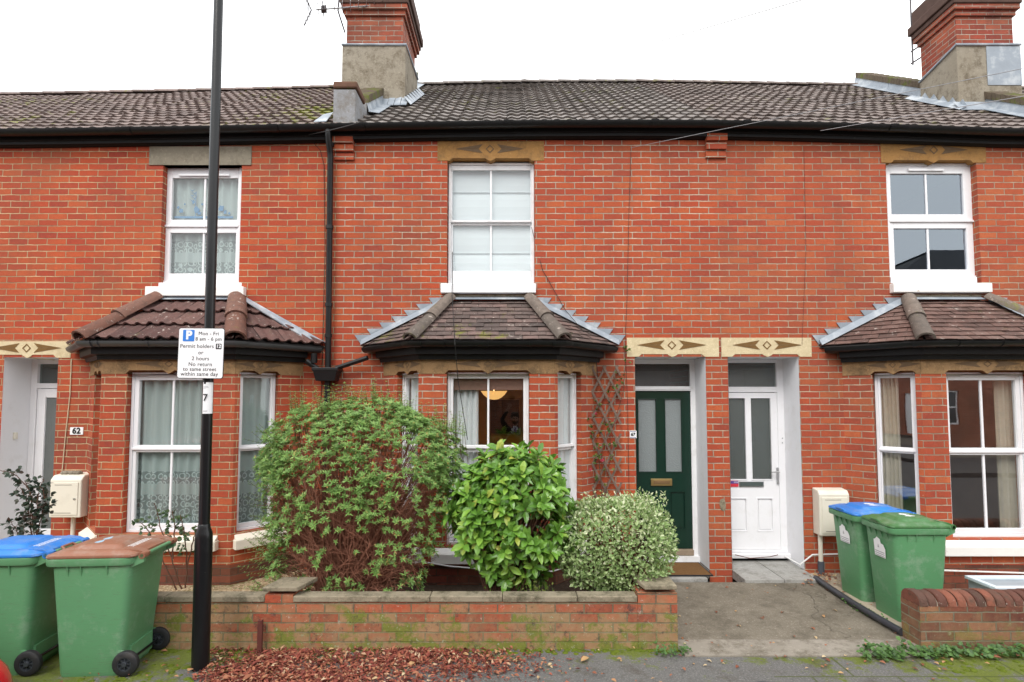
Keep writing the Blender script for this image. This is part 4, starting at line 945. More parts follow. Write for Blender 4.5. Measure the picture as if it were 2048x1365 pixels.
# door of 63
x0,x1,z1=door_reveal(h63,1275,1411,714,.05,1)
lintel(h63,1254,1437,676,714,m_pale,m_carve,1343,notch=(1283,1403,1345,.03),dep=RD-.01,cy=691)
y=RD; zd=W(0,1098,y).z
dx1=W(1383,900,y).x; zft=W(0,773,y).z; zdt=W(0,784,y).z
mb=MB(); mb.box(x0,x0+.02,y,y+.07,zd-.06,z1); mb.box(dx1,x1+.0,y-.0,y+.07,zd-.08,z1-.001); mb.box(x0+.02,dx1,y+.002,y+.07,z1-.06,z1-.002); mb.box(x0+.02,dx1,y-.012,y+.07,zdt+.012,zft)
mb.box(x0+.02,dx1,y-.02,y+.05,zdt+.028,zdt+.045)
d=mb.build('door_frame',m_wpaint,h63,bevel=.004)
g=MB(); g.quad((x0+.015,y+.035,zft-.004),(dx1,y+.035,zft-.004),(dx1,y+.035,z1-.055),(x0+.015,y+.035,z1-.055)); g.build('fanlight_pane',m_fan,d)
def panel_door(par,x0,x1,y,z0,z1,mat,glassm,gu,gv,panels,lock,bev=.004):
    """boards and rails around two glazed lights and sunk lower panels"""
    mb=MB(); us=sorted({x0,x1}|{u for q in gu for u in q}); holes=[(q[0]-x0,q[1]-x0,gv[0]-z0,gv[1]-z0,.02) for q in gu]+[(a-x0,b-x0,c-z0,d_-z0,.016) for a,b,c,d_ in panels]
    wall_holes(mb,(x0,y,z0),(1,0,0),(0,1,0),x1-x0,z1-z0,holes)
    for a,b,c,d_ in panels:
        mb.quad((a,y+.016,c),(b,y+.016,c),(b,y+.016,d_),(a,y+.016,d_)); mb.box(a+.028,b-.028,y+.006,y+.0158,c+.028,d_-.028)
        for q in ((a,b,c,c+.012),(a,b,d_-.012,d_),(a,a+.012,c+.012,d_-.012),(b-.012,b,c+.012,d_-.012)): mb.box(q[0],q[1],y-.005,y+.0155,q[2],q[3])
    mb.quad((x1,y,z0),(x1,y+.045,z0),(x1,y+.045,z1),(x1,y,z1)); mb.quad((x0,y+.045,z0),(x0,y,z0),(x0,y,z1),(x0,y+.045,z1))
    o=mb.build('door',mat,par)
    g=MB()
    for q in gu: g.quad((q[0]-.002,y+.018,gv[0]-.002),(q[1]+.002,y+.018,gv[0]-.002),(q[1]+.002,y+.018,gv[1]+.002),(q[0]-.002,y+.018,gv[1]+.002))
    g.build('pane',glassm,o)
    bd=MB()
    for q in gu:
        for r in ((q[0]-.012,q[1]+.012,gv[0]-.012,gv[0]),(q[0]-.012,q[1]+.012,gv[1],gv[1]+.012),(q[0]-.012,q[0],gv[0],gv[1]),(q[1],q[1]+.012,gv[0],gv[1])): bd.box(r[0],r[1],y-.007,y+.012,r[2],r[3])
    bd.build('glazing_bead',mat,o,bevel=.003)
    return o
DX=lambda px: W(px,900,RD).x
DZ=lambda py: W(1024,py,RD).z
mid=(DX(1313)+DX(1331))/2; hw=DX(1366)-DX(1331)
gl63=[(mid-(DX(1331)-DX(1322))-hw,mid-(DX(1331)-DX(1322))),(DX(1332),DX(1364))]
d=panel_door(h63,x0+.02,dx1-.003,y+.012,zd,zdt+.008,m_green_door,m_frostw,gl63,(DZ(944),DZ(799)),[(gl63[0][0]-.01,gl63[0][1]-.01,DZ(1060),DZ(983)),(DX(1338),DX(1370),DZ(1060),DZ(983))],None)
mb=MB(); a,b=W(1302,972,RD),W(1344,958,RD); mb.box(a.x,b.x,RD-.006,RD+.011,a.z,b.z); lb=mb.build('letterbox',m_brass,d,bevel=.004)
mb=MB(); mb.box(a.x+.03,b.x-.03,RD-.012,RD-.0065,a.z+.022,b.z-.022); mb.build('letterbox_flap',plain('tarnished_brass',(.34,.22,.11),.4,.5,.8),lb,bevel=.003)
mb=MB(); mb.box(x0,dx1,y-.03,y+.05,zd-.075,zd-.006); mb.build('door_sill',stone_mat('stone_threshold',(.25,.19,.14),(.35,.28,.2),(.12,.09,.06),.5),h63,bevel=.006)
mb=MB(); mb.box(x0-.0,x1,y-.06,y+.03,-.02,zd-.078); mb.build('step_riser',m_wpaint,h63)
mb=MB(); mb.box(x0+.002,x1-.002,-.0,RD,-.05,.045); mb.box(x0-.1,W(1418,1150,-.3).x,-.27,.0,-.05,.043); mb.build('step',m_slab,h63,bevel=.012)
room(h63,x0-.05,x1+.25,y+.09,y+1.6,.0,2.42,plain('hall_dim',(.14,.13,.12),.9))
mb=MB(); a,b=W(1266,1147,-.22),W(1398,1122,.27); mb.box(a.x+.03,b.x-.02,-.20,.25,.047,.062); mt=mb.build('doormat',m_mat,bevel=.004); tag(mt,'worn brown coir mat on the step before the green door','doormat')
mb=MB()
for q in ((a.x+.018,a.x+.03,-.215,.262),(b.x-.02,b.x-.005,-.215,.262),(a.x+.03,b.x-.02,-.215,-.20),(a.x+.03,b.x-.02,.25,.262)): mb.box(q[0],q[1],q[2],q[3],.047,.060)
mb.build('rubber_edge',m_rubber,mt)
# ---- 64
h64=house(X64,X65,'red brick terraced house with white half-glazed door and chimney at far right')
C64=5.085
facade(h64,X64,X65,[pxhole(1780,1952,320,566,.09),pxhole(1465,1597,714,1165,0),(C64-HB+.06,C64+HB-.06,.0,2.34,0)],m_brick64)
xs=[X64+(X65-X64)*i/4 for i in range(5)]; build_roof(h64,xs,m_roof64); build_eaves(h64,xs)
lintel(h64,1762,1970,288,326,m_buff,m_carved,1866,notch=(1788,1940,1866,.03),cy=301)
pxwin(h64,1780,1948,327,556,(1789,1927,347,429),(1792,1930,457,539),.075,mull=1858,mw=.022,vent=(1822,1890,338,343),glass=m_glassu)
sillbox(h64,1788,1985,566,585,m_sill,.07)
mb=MB(); a=W(1781,567,0); b=W(1952,555,0); mb.box(a.x,b.x-.0,-.015,.09,a.z,b.z); mb.build('sill',m_white,h64,bevel=.004)
room(h64,4.2,5.9,.2,2.6,2.9,4.95,plain('blue_grey_room',(.12,.15,.20),.9))
fr,wl,zs,zt=bay(h64,C64,m_brick64,m_bay64,m_hip,dict(flash='step',zs=.535,wl=[(.40*.738,.93*.738),(.27,2*FH-.27),(.07*.738,.62*.738)],lining=plain('brown_lining',(.2,.15,.11),.9)))
bay_windows(h64,fr,wl,zs,zt,1.435,'upvc',vent=True,glass=m_glassr)
room(h64,3.95,6.3,.09,3.4,.05,2.37,plain('brown_room',(.42,.29,.21),.9))
O,ux,n,L=fr[0]; curtain('curtain',O+ux*.30,ux,n,.21,zs,zt-.01,m_curtc,'cream curtain in the narrow bay window above the blue-lidded bin','curtain',depth=.14,waves=5,amp=.02)
O,ux,n,L=fr[1]; curtain('curtain',O+ux*.93,ux,n,.2,zs,zt-.01,m_curtc,'cream curtain at the right side of the wide bay window at far right','curtain',depth=.18,waves=4,amp=.02)
x0,x1,z1=door_reveal(h64,1465,1597,714,.05,1)
lintel(h64,1443,1622,676,714,m_pale,m_carve,1533,notch=(1470,1594,1535,.03),dep=RD-.01,cy=691)
y=RD; zd=DZ(1100)
fx1=DX(1566); dxr=DX(1557)
mb=MB(); mb.box(x0,x0+.02,y,y+.07,zd-.03,z1-.001); mb.box(dxr,fx1+.10,y,y+.07,zd-.03,z1-.001); mb.box(x0+.02,dxr,y+.001,y+.07,DZ(726),z1-.002); mb.box(x0+.02,dxr,y-.002,y+.07,DZ(785),DZ(774)); mb.box(x0+.02,dxr,y+.001,y+.07,zd-.03,zd)
d=mb.build('door_frame',m_white,h64,bevel=.005)
g=MB(); g.quad((x0+.015,y+.03,DZ(774)-.003),(dxr+.003,y+.03,DZ(774)-.003),(dxr+.003,y+.03,DZ(726)+.003),(x0+.015,y+.03,DZ(726)+.003)); g.build('fanlight_pane',m_frostd,d)
gl=[(DX(1494)-(DX(1543)-DX(1503)),DX(1492)),(DX(1504),DX(1543))]
d=panel_door(h64,x0+.022,dxr-.002,y+.006,zd+.003,DZ(786),m_white,m_frostd,gl,(DZ(959),DZ(797)),[(gl[0][0],gl[0][1],DZ(1064),DZ(996)),(DX(1511),DX(1544),DZ(1064),DZ(996))],None)
mb=MB(); a,b=W(1478,974,y),W(1527,963,y); mb.box(a.x,b.x,y-.008,y+.005,a.z,b.z); lb=mb.build('letterbox',m_steel,d,bevel=.003); mb=MB(); mb.box(a.x+.012,b.x-.012,y-.0105,y-.0085,a.z+.012,b.z-.010); mb.build('letterbox_flap',plain('letterbox_dark',(.07,.09,.085),.4),lb)
mb=MB(); a=W(1555,952,y); mb.box(a.x-.014,a.x+.014,y-.012,y+.005,a.z-.10,a.z+.10); mb.tube([(a.x,y-.012,a.z+.05),(a.x,y-.05,a.z+.05),(a.x-.10,y-.052,a.z+.05)],.009,8); mb.build('handle',m_steel,d,bevel=.003)
mb=MB(); a=W(1459,974,y); b=W(1476.5,962,y); mb.box(a.x,b.x,y-.004,y+.005,a.z,b.z); st=mb.build('sticker',m_red_ink,d); mb=MB(); mb.box(a.x,b.x,y-.0052,y-.0042,b.z-.034,b.z-.001); mb.build('sticker',plain('purple_ink',(.10,.06,.25),.5),d); text_obj('STOP',.024,m_white_ink,front(b.x-.026,y-.0056,b.z-.018),d,extr=.0002)
mb=MB(); mb.box(x0,fx1+.10,y-.07,y+.03,zd-.085,zd-.032); mb.build('door_sill',m_white,h64,bevel=.006)
mb=MB(); 
for py in (877,886): p=W(1565,py,y); mb.box(p.x-.008,p.x+.004,y-.006,y+.001,p.z-.008,p.z+.008)
mb.build('doorbell',m_grey_ink,h64)
mb=MB(); mx_=(x0+x1)/2+.02; a=W(1466,1152,-.33); b=W(1606,1152,-.33)
mb.box(x0+.002,mx_-.003,-.33,RD,-.05,.05); mb.box(mx_+.003,x1-.002,-.33,RD,-.05,.052); mb.build('step',m_slab,h64,bevel=.008)
mb=MB(); p=W(1446,1010,-.004); r_=random.Random(8); mb.prism([(p.x+.045*math.cos(k*.63)*r_.uniform(.6,1.2),-.004,p.z+.09*math.sin(k*.63)*r_.uniform(.7,1.1)) for k in range(10)],(0,.0035,0)); mb.build('mortar_patch',m_concrete,h64)
room(h64,x0-.05,x1+.2,y+.09,y+1.6,.0,2.42,plain('hall_dim_blue',(.12,.13,.14),.9))
# chimney and parapet at the right end
cy=1.22; c0,c1=W(1914,96,cy).x,W(2027,96,cy).x
o,ap=chimney(h64,c0,c1,cy,cy+.68,0)
ao=MB(); zr=roofz(c0,cy); zt_=W(1960,96,cy).z; yb=cy+.66; e=.045
vs=[(c0-e,cy-e,zr-.2),(c1+e,cy-e,zr-.2),(c1+e,cy-e,zt_),(c0-e,cy-e,zt_),(c0-e,yb,zr-.2),(c1+e,yb,zr-.2),(c1+e,yb,zr+.80),(c0-e,yb,zr+.80)]
ao.add(vs,[(0,1,2,3),(1,5,6,2),(4,0,3,7),(5,4,7,6),(3,2,6,7)]); ao.build('render_apron',m_render,o)
fl=MB(); fl.tube([(c0-e-.012,yb,zr+.81),(c0-e-.012,cy-e-.012,zt_+.012),(c1+e+.01,cy-e-.012,zt_+.012)],.017,6); a=W(1972,96,cy-e-.004); fl.box(a.x,c1+e+.004,cy-e-.008,cy-e-.003,zr+.35,zt_-.01)
for i in range(6):
    y=cy-.2+i*.17; fl.prism([(c0-e-.006,y,roofz(c0,y)+.10),(c0-e-.006,y+.16,roofz(c0,y+.16)+.10),(c0-e-.006,y+.08,roofz(c0,y)+.25)],(-.004,0,0)); fl.prism([(c0-e-.006,y,roofz(c0,y)+.11),(c0-e-.006,y+.17,roofz(c0,y+.17)+.11),(c0-e-.13,y+.17,roofz(c0,y+.17)+.055),(c0-e-.13,y,roofz(c0,y)+.055)],(-.003,0,.004))
fl.prism([(c0-e-.1,cy-e-.006,zr+.10),(c1+e,cy-e-.006,zr+.10),(c1+e,cy-.2,roofz(c1,cy-.2)+.06),(c0-e-.1,cy-.2,roofz(c1,cy-.2)+.06)],(0,-.003,.005))
fl.build('flashing',m_lead,o)
party(h64,X65,False)
# ------------------------------------------------------------------ garden walls
def garden_walls():
    x0=W(240,1250,WALLY).x; x1=W(1355,1250,WALLY).x; zc=W(1024,1205,WALLY).z; zt=W(1024,1193.5,WALLY).z+.002
    t=empty('garden_wall',((x0+x1)/2,WALLY,0),'low mossy brick garden wall with concrete coping in front of the shrubs','wall')
    mb=MB(); xp=W(1276,1250,WALLY).x
    mb.box(x0,xp-.0,WALLY,WALLY+.11,-.02,zc); mb.box(xp+.001,x1,WALLY-.004,WALLY+.225,-.02,zc+.073); 
    mb.build('brickwork',m_brickgw,t)
    xs=[x0]; 
    cuts=[W(p,1200,WALLY).x for p in (330,530,586,860,1005,1155)]
    xs+=cuts; xs.append(xp-.003)
    r=random.Random(5)
    for a,b in zip(xs,xs[1:]):
        if abs(a-cuts[1])<1e-6: continue
        mb=MB(); j=r.uniform(-.004,.004); mb.box(a+.002,b-.002,WALLY-.012+j,WALLY+.118,zc+.002,zt+j*.6); mb.build('coping',m_concrete,t,bevel=.007)
    mb=MB(); a,b=cuts[1],cuts[2]; mb.box(a,b,WALLY+.0,WALLY+.20,zc+.001,zt+.012); mb.build('pier',m_brickgw,t)
    for px0,px1,py,skew,dz in ((525,603,1184,.0,.0),(1276,1353,1183,-.02,.012)):
        a=W(px0,py,WALLY).x; b=W(px1,py,WALLY).x; z=W(1024,py,WALLY).z+.004+dz; mb=MB()
        mb.prism([(a+.05,WALLY-.02,z),(b,WALLY-.02,z),(b+skew+.02,WALLY+.22,z),(a-.02,WALLY+.24,z+.012)] if px0>1000 else [(a,WALLY-.012,z),(b-.03,WALLY-.012,z),(b+.045,WALLY+.25,z),(a+.06,WALLY+.25,z)],(0,0,.035)); mb.build('pier_cap',m_concrete,t,bevel=.007)
    # right wall with rounded brick coping
    a=W(1841,1250,WALLY); t=empty('garden_wall',(a.x+1,WALLY,0),'low dark brick garden wall with rounded brick-on-edge top at bottom right','wall')
    xa=a.x; xb=xa+4.2; z0=W(1841,1214,WALLY).z
    mb=MB(); mb.box(xa,xb,WALLY,WALLY+.22,-.02,z0); mb.build('brickwork',m_brickrw,t)
    m,nt,b=new_mat('bullnose_brick'); g=geon(nt)
    c=ramp(nt,g.outputs['Random Per Island'],[(0,(.06,.034,.027)),(.35,(.13,.050,.035)),(.7,(.22,.078,.048)),(1,(.09,.05,.038))]); c=mixc(nt,ramp(nt,noise(nt,9,7,.7),[(.5,0.0),(.66,.75)]),c,(.075,.05,.035)); c=mixc(nt,ramp(nt,noise(nt,40,5,.7),[(.66,0.0),(.7,.7)]),c,(.5,.45,.4))
    setp(nt,b,c,.85,.3); bump(nt,b,noise(nt,60,5),.008)
    n=int((xb-xa)/.078); cp=MB(); r=random.Random(2)
    for i in range(n):
        x=xa+.002+i*.078; rr=.112+r.uniform(-.005,.004); dz=r.uniform(-.006,.004)
        ring=lambda xx,k:[(xx,WALLY+.11+math.cos(q)*rr*k,z0+.0+dz+max(0,math.sin(q))**.7*.095*k*1.02) for q in [math.pi*j/10 for j in range(11)]]
        cp.loft([ring(x,.93),ring(x+.008,1),ring(x+.060,1),ring(x+.068,.93)])
    cp.build('coping',m,t,smooth=True)
    mo=MB(); mo.loft([[(xx,WALLY+.11+math.cos(q)*.098,z0-.001+math.sin(q)*.075) for q in [math.pi*j/8 for j in range(9)]] for xx in (xa+.012,xb)]); mo.build('mortar',stone_mat('old_mortar',(.3,.27,.22),(.4,.37,.3),(.12,.1,.08),.6),t)
garden_walls()

# ------------------------------------------------------------------ wheelie bins
def rr(cx,cy,wx,wy,r,z,n=5,top=None):
    pts=[]
    for (sx,sy,a0) in ((1,1,0),(-1,1,90),(-1,-1,180),(1,-1,270)):
        for k in range(n+1):
            a=R(a0+90*k/n); pts.append((cx+sx*(wx/2-r)+r*math.cos(a),cy+sy*(wy/2-r)+r*math.sin(a),z))
    return pts
def plast(name,col,rough=.42):
    m,nt,b=new_mat(name)
    c=mixc(nt,noise(nt,2.5,5),[x*.9 for x in col],[min(1,x*1.08) for x in col])
    c=mixc(nt,ramp(nt,noise(nt,4,8,.75),[(.52,0.0),(.7,.34)]),c,(.42,.45,.40))
    sc_=nd(nt,'Mapping',{'Scale':(3,3,40)}); nt.links.new(geo(nt),sc_.inputs['Vector'])
    c=mixc(nt,ramp(nt,noise(nt,4,4,.6,vec=sc_.outputs[0]),[(.56,0.0),(.68,.32)]),c,(.12,.12,.08))
    setp(nt,b,c,rough,.4); bump(nt,b,noise(nt,260,3),.0008); return m
m_bing=plast('bin_green_plastic',(.095,.265,.12)); m_bingl=plast('bin_faded_green_plastic',(.110,.280,.135)); m_bind=plast('bin_dark_green_plastic',(.045,.14,.045)); m_lblue=plast('bin_blue_plastic',(.025,.19,.58),.35); m_lbrown=plast('bin_brown_plastic',(.26,.115,.07),.38); m_lgreen=plast('bin_green_lid_plastic',(.058,.165,.055),.4)
def bin_parts(lidmat,label,number=None,logo=True,print_=False,sc_=.9,bodymat=None,swirl=False):
    """front faces local -Y; hinge, handle and wheels at +Y"""
    bodymat=bodymat or m_bing
    t=empty('wheelie_bin',(0,0,0),label,'bin','wheelie bins outside the houses')
    mb=MB()
    L=[(.0,.44,.47,-.005,.05),(.03,.455,.49,-.005,.06),(.50,.50,.56,-.0,.06),(.90,.535,.62,.0,.06)]
    mb.loft([rr(0,cy,wx,wy,r,z) for z,wx,wy,cy,r in L])
    # rolled rim
    mb.loft([rr(0,-.005,.54,.625,.06,.885),rr(0,-.01,.575,.68,.07,.89),rr(0,-.01,.585,.69,.07,.905),rr(0,-.01,.585,.69,.07,.945),rr(0,-.01,.56,.66,.065,.95),rr(0,-.01,.55,.65,.06,.93)])
    for sx in (-1,1):
        for y in (-.17,-.07,.13): mb.prism([(sx*.262,y,.80),(sx*.285,y,.888),(sx*.262,y,.888)],(0,.008,0))
    for x in (-.15,-.05,.05,.15): mb.prism([(x,-.30,.80),(x,-.335,.888),(x,-.30,.888)],(.008,0,0))
    # wheel housings and foot ledge at the back
    mb.box(-.15,.15,.17,.275,.055,.20)
    for sx in (-1,1):
        mb.prism([(sx*.216,.17,.19),(sx*.216,.285,.17),(sx*.232,.285,.17),(sx*.232,.17,.19)],(0,0,.02))
    # handle lugs and bar at the back
    for sx in (-1,1): mb.prism([(sx*.215,.30,.86),(sx*.215,.40,.905),(sx*.215,.40,.955),(sx*.215,.30,.955)],(sx*.03,0,0))
    bo=mb.build('body',bodymat,t,bevel=0,smooth=True)
    hb=MB(); hb.tube([(-.25,.385,.955),(.25,.385,.955)],.016,10); hb.build('handle',bodymat,t,smooth=True)
    # lid
    mb=MB(); z=.952
    mb.loft([rr(0,.0,.575,.70,.055,z),rr(0,.0,.582,.71,.06,z+.008),rr(0,.0,.575,.70,.06,z+.022),rr(0,.01,.50,.60,.06,z+.04),rr(0,.02,.46,.55,.05,z+.050)])
    mb.loft([rr(0,.0,.40,.40,.05,z+.045),rr(0,.0,.33,.33,.05,z+.075),rr(0,.0,.30,.30,.05,z+.079)])
    for sx in (-1,1):
        mb.loft([[(sx*.19-.04,.24,z+.03),(sx*.19+.04,.24,z+.03),(sx*.19+.04,.24,z+.055),(sx*.19-.04,.24,z+.055)],[(sx*.19-.035,.34,z+.02),(sx*.19+.035,.34,z+.02),(sx*.19+.035,.34,z+.045),(sx*.19-.035,.34,z+.045)],[(sx*.19-.03,.40,z-.01),(sx*.19+.03,.40,z-.01),(sx*.19+.03,.405,z+.02),(sx*.19-.03,.405,z+.02)]])
        mb.tube([(sx*.22-.03,.385,z+.004),(sx*.22+.03,.385,z+.004)],.026,10)
    mb.tube([(-.07,-.335,z+.02),(-.06,-.365,z+.038),(.06,-.365,z+.038),(.07,-.335,z+.02)],.011,8)
    lid=mb.build('lid',lidmat,t,smooth=True)
    if number: text_obj(number,.15,m_white_ink,Matrix.Translation((0,.02,z+.080))@Matrix.Rotation(R(0),4,'Z'),lid,extr=.0008,bold=.004)
    if print_:
        pm=MB(); r=random.Random(9)
        for k in range(5):
            y=.24-.022*k
            x=-.13
            while x<.12:
                w_=r.uniform(.012,.035); pm.box(x,x+w_,y,y+.010,z+.0505,z+.0513); x+=w_+.008
        pm.build('printed_text',m_signw,lid)
    if swirl:
        pm=MB(); 
        for a0,cx in ((.15,-.06),(-.1,.05)):
            pm.add([(cx+.06*math.cos(a),-.06+.022*math.sin(a)+.012*math.sin(a*2),z+.0796) for a in [2*math.pi*k/14 for k in range(14)]],[tuple(range(14))])
        pm.build('printed_emblem',plain('emblem_pale_blue',(.3,.45,.55),.5),lid)
    if logo:
        pm=MB(); y=lambda zz:-.235-.075*zz/.9-.0125
        P=lambda u,v:(u,y(.70+v)-.003+.0,.70+v)
        pts=[(-.09,-.09),(.09,-.09),(.10,.0),(.07,.045),(.03,.05),(.02,.09),(-.03,.105),(-.06,.08),(-.09,.07)]
        pm.prism([P(*p) for p in pts],(0,-.0015,0)); lo=pm.build('logo_sticker',m_signw,t)
        pm=MB()
        for k in range(3): pm.prism([P(-.08,-.085+.02*k),P(.08,-.085+.02*k),P(.08,-.075+.02*k),P(-.08,-.075+.02*k)],(0,-.0025,0))
        pm.prism([P(-.03,.0),P(.0,.0),P(-.015,.04)],(0,-.0025,0)); pm.build('logo_print',m_grey_ink,lo)
    for sx in (-1,1):
        c=(sx*.235,.285,.10)
        w_=MB(); w_.lathe([(.055,.026),(.055,-.026),(.085,-.028),(.098,-.018),(.10,-.006),(.10,.006),(.098,.018),(.085,.028),(.055,.026)],c,(1,0,0),24,cap=False); wh=w_.build('wheel',m_rubber,t,smooth=True)
        h_=MB(); h_.lathe([(.0,-.030),(.018,-.030),(.02,-.022),(.022,.022),(.018,.03),(.0,.030)],c,(1,0,0),12)
        for k in range(8):
            a=math.pi*2*k/8; d=V((0,math.cos(a),math.sin(a))); e=V((0,-math.sin(a),math.cos(a)))
            h_.obox(V(c)+d*.018-e*.004-V((.018,0,0)),V((.036,0,0)),d*.04,e*.008)
        h_.lathe([(.048,-.022),(.056,-.022),(.056,.022),(.048,.022),(.048,-.022)],c,(1,0,0),24,cap=False); h_.lathe([(.0,-.006),(.05,-.006),(.05,.006),(0,.006)],c,(1,0,0),24); h_.build('rim',m_rim,wh,smooth=True)
    ax=MB(); ax.tube([(-.235,.285,.10),(.235,.285,.10)],.011,8); ax.build('axle',m_blackp,t)
    t.scale=(sc_,sc_,sc_)
    return t
def place(t,x,y,rz,z=0): t.location=(x,y,z); t.rotation_euler=(0,0,rz)
m_rim=plain('bin_wheel_rim',(.035,.04,.048),.35,.5)
# left pair: backs turned to the right, so their sides face the pavement
b1=bin_parts(m_lbrown,'green wheelie bin with brown lid in front of the lamp post','',False,True,swirl=True,bodymat=m_bingl); place(b1,-3.075,-2.10,R(-90+4))
b2=bin_parts(m_lblue,'green wheelie bin with blue lid at the left edge, behind the brown-lidded one','',False,True,bodymat=m_bingl); place(b2,-3.79,-2.10,R(-90+5))
b3=bin_parts(m_lgreen,'green wheelie bin with green lid numbered 64, beside the dark brick wall','64',True); place(b3,3.645,-1.22,R(-90)); b3.scale=(.80,.78,.9)
b4=bin_parts(m_lblue,'green wheelie bin with blue lid numbered 64, beside the white meter box','64',True); place(b4,3.645,-.71,R(-89)); b4.scale=(.82,.84,.9)

# ------------------------------------------------------------------ lamp post and its signs
lx,ly=W(401,1322,-2.17).x,-2.17
lp=empty('lamp_post',(lx,ly,0),'tall black lamp post standing in front of the garden wall','lamp post')
LEAN=-.003
mb=MB(); zb=W(401,1052,ly).z
mb.lathe([(.0615,-.05),(.0615,zb-.09),(.058,zb-.05),(.044,zb-.012),(.043,zb+.01),(.040,zb+.015)],(lx,ly,0),(LEAN,0,1),24); mb.build('base',m_blackp,lp,smooth=True)
mb=MB(); mb.lathe([(.0395,zb),(.037,3.0),(.033,6.3)],(lx,ly,0),(LEAN,0,1),20); sh=mb.build('shaft',m_blackp,lp,smooth=True)
mb=MB(); p0=V((lx+LEAN*.9+.0,ly,0))
for (z0,z1,e) in ((.36,.86,0),):
    pts=[(lx+.0+.0632*math.sin(a)+LEAN*z,ly-.0632*math.cos(a),z) for z in (z0,z1) for a in [R(20+8*k) for k in range(8)]]
    mb.add(pts,[(i,i+1,8+i+1,8+i) for i in range(7)])
mb.build('access_door',m_blackp,lp,smooth=True)
mb=MB(); mb.tube([(lx+LEAN*6.3,ly,6.28),(lx+LEAN*6.3+.0,ly-.3,6.55),(lx+LEAN*6.3,ly-.7,6.62)],.025,8); mb.build('bracket',m_blackp,lp,smooth=True)
mb=MB(); c=(lx+.06,ly-1.0,6.62); mb.loft([rr(c[0],c[1],.16,.5,.07,6.56),rr(c[0],c[1],.22,.58,.1,6.60),rr(c[0],c[1],.2,.55,.09,6.66),rr(c[0],c[1],.12,.4,.05,6.69)]); mb.build('lantern',m_grey_ink,lp,smooth=True)
ys=ly-.056
def sign():
    c=W(402,707,ys); w_=.345; h_=.378; ti=R(.7)
    t=empty('parking_sign',(c.x,ys,c.z),'white parking sign with a blue P square on the lamp post','sign')
    M0=Matrix.Translation((c.x,ys,c.z))@Matrix.Rotation(ti,4,'Y')@Matrix.Rotation(R(-1.0),4,'Z')
    def loc(mb): mb.v=[tuple(M0@V(p)) for p in mb.v]; return mb
    def plate(wd,ht,r,y0,y1,cx=0,cz=0):
        mb=MB(); n=6; a=[(p[0],y0,p[1]) for p in [(q[0],q[1]) for q in rr(cx,cz,wd,ht,r,0,n)]]; b=[(p[0],y1,p[2]) for p in a]; mb.loft([b,a]); return loc(mb)
    plate(w_+.008,h_+.008,.018,.0,.004).build('backing',m_black_ink,t,fixn=True)
    f=plate(w_,h_,.016,-.0035,.001).build('face',m_signw,t,fixn=True)
    T=lambda s,sz,u,v,m=m_black_ink,b=.0,e=.0006,y=-.0042: text_obj(s,sz,m,M0@front(u,y,v),f,extr=e,bold=b)
    plate(.088,.088,.006,-.0048,-.003,-.098,.134).build('blue_square',m_signb,f,fixn=True)
    T('P',.088,-.096,.135,m_signw,.0045,.0006,-.0056)
    T('Mon - Fri',.039,.055,.150); T('8 am - 6 pm',.039,.056,.108)
    T('Permit holders',.0405,-.031,.053); plate(.044,.042,.004,-.0046,-.003,.136,.053).build('black_square',m_black_ink,f,fixn=True); T('12',.036,.136,.053,m_signw,.0012,.0006,-.0052)
    T('or',.041,0,.004); T('2 hours',.041,.0,-.041); T('No return',.041,0,-.085); T('to same street',.0405,-.003,-.122); T('within same day',.0415,-.004,-.159)
    bk=MB(); bk.box(c.x-.02,c.x+.06,ys+.004,ys+.016,c.z+.09,c.z+.12); bk.box(c.x-.02,c.x+.06,ys+.004,ys+.016,c.z-.12,c.z-.09); bk.build('bracket',m_steel,t)
sign()
def tagplate():
    zc=W(408,796,ly-.05).z; z0=W(408,828,ly-.05).z; z1=W(408,765,ly-.05).z
    t=empty('number_plate_sign',(lx,ly,z0),'narrow white plate with the number 7 wrapped on the lamp post below the parking sign','sign')
    cx=lx+LEAN*zc; r0=.0415
    def cyl(a0,a1,za,zb,r,mat,name,par):
        mb=MB(); n=10
        pts=[(cx+r*math.sin(a0+(a1-a0)*k/n),ly-r*math.cos(a0+(a1-a0)*k/n),z) for z in (za,zb) for k in range(n+1)]
        mb.add(pts,[(k,k+1,n+1+k+1,n+1+k) for k in range(n)]); return mb.build(name,mat,par,smooth=True)
    p=cyl(R(-22),R(85),z0,z1,r0,m_signw,'plate',t)
    ca=R(-4)
    text_obj('7',.075,m_black_ink,front(cx+.006,ly-r0-.0035,zc+.0),p,extr=.002,bold=0)
    for dz,h_,a0,a1 in ((.105,.014,-14,8),(.085,.003,-16,30),(.076,.003,-16,36),(.070,.002,-16,10),(-.100,.003,-16,30),(-.107,.003,-16,26)): cyl(R(a0),R(a1),zc+dz,zc+dz+h_,r0+.0008,m_black_ink if h_>.01 else m_grey_ink,'small_print',p)
tagplate()

# ------------------------------------------------------------------ number plates, meter boxes
a,b=W(140,870,-.004),W(167,855,-.004)
t=empty('house_number_plate',((a.x+b.x)/2,0,a.z),'white rectangular plate reading 62 on the brick beside the bay','number plate')
mb=MB(); mb.box(a.x,b.x,-.008,-.0005,a.z,b.z); f=mb.build('plate',m_signw,t,bevel=.002); text_obj('62',.092,m_black_ink,front((a.x+b.x)/2,-.009,(a.z+b.z)/2),f,bold=.004)
a,b=W(1259.5,877,-.004),W(1273,862,-.004)
t=empty('house_number_plate',((a.x+b.x)/2,0,a.z),'small square tile reading 63 beside the dark green door','number plate')
mb=MB(); mb.box(a.x,b.x,-.008,-.0005,a.z,b.z); f=mb.build('plate',m_signw,t,bevel=.002); text_obj('63',.05,m_black_ink,front((a.x+b.x)/2,-.009,(a.z+b.z)/2),f,bold=.0025)
mb=MB()
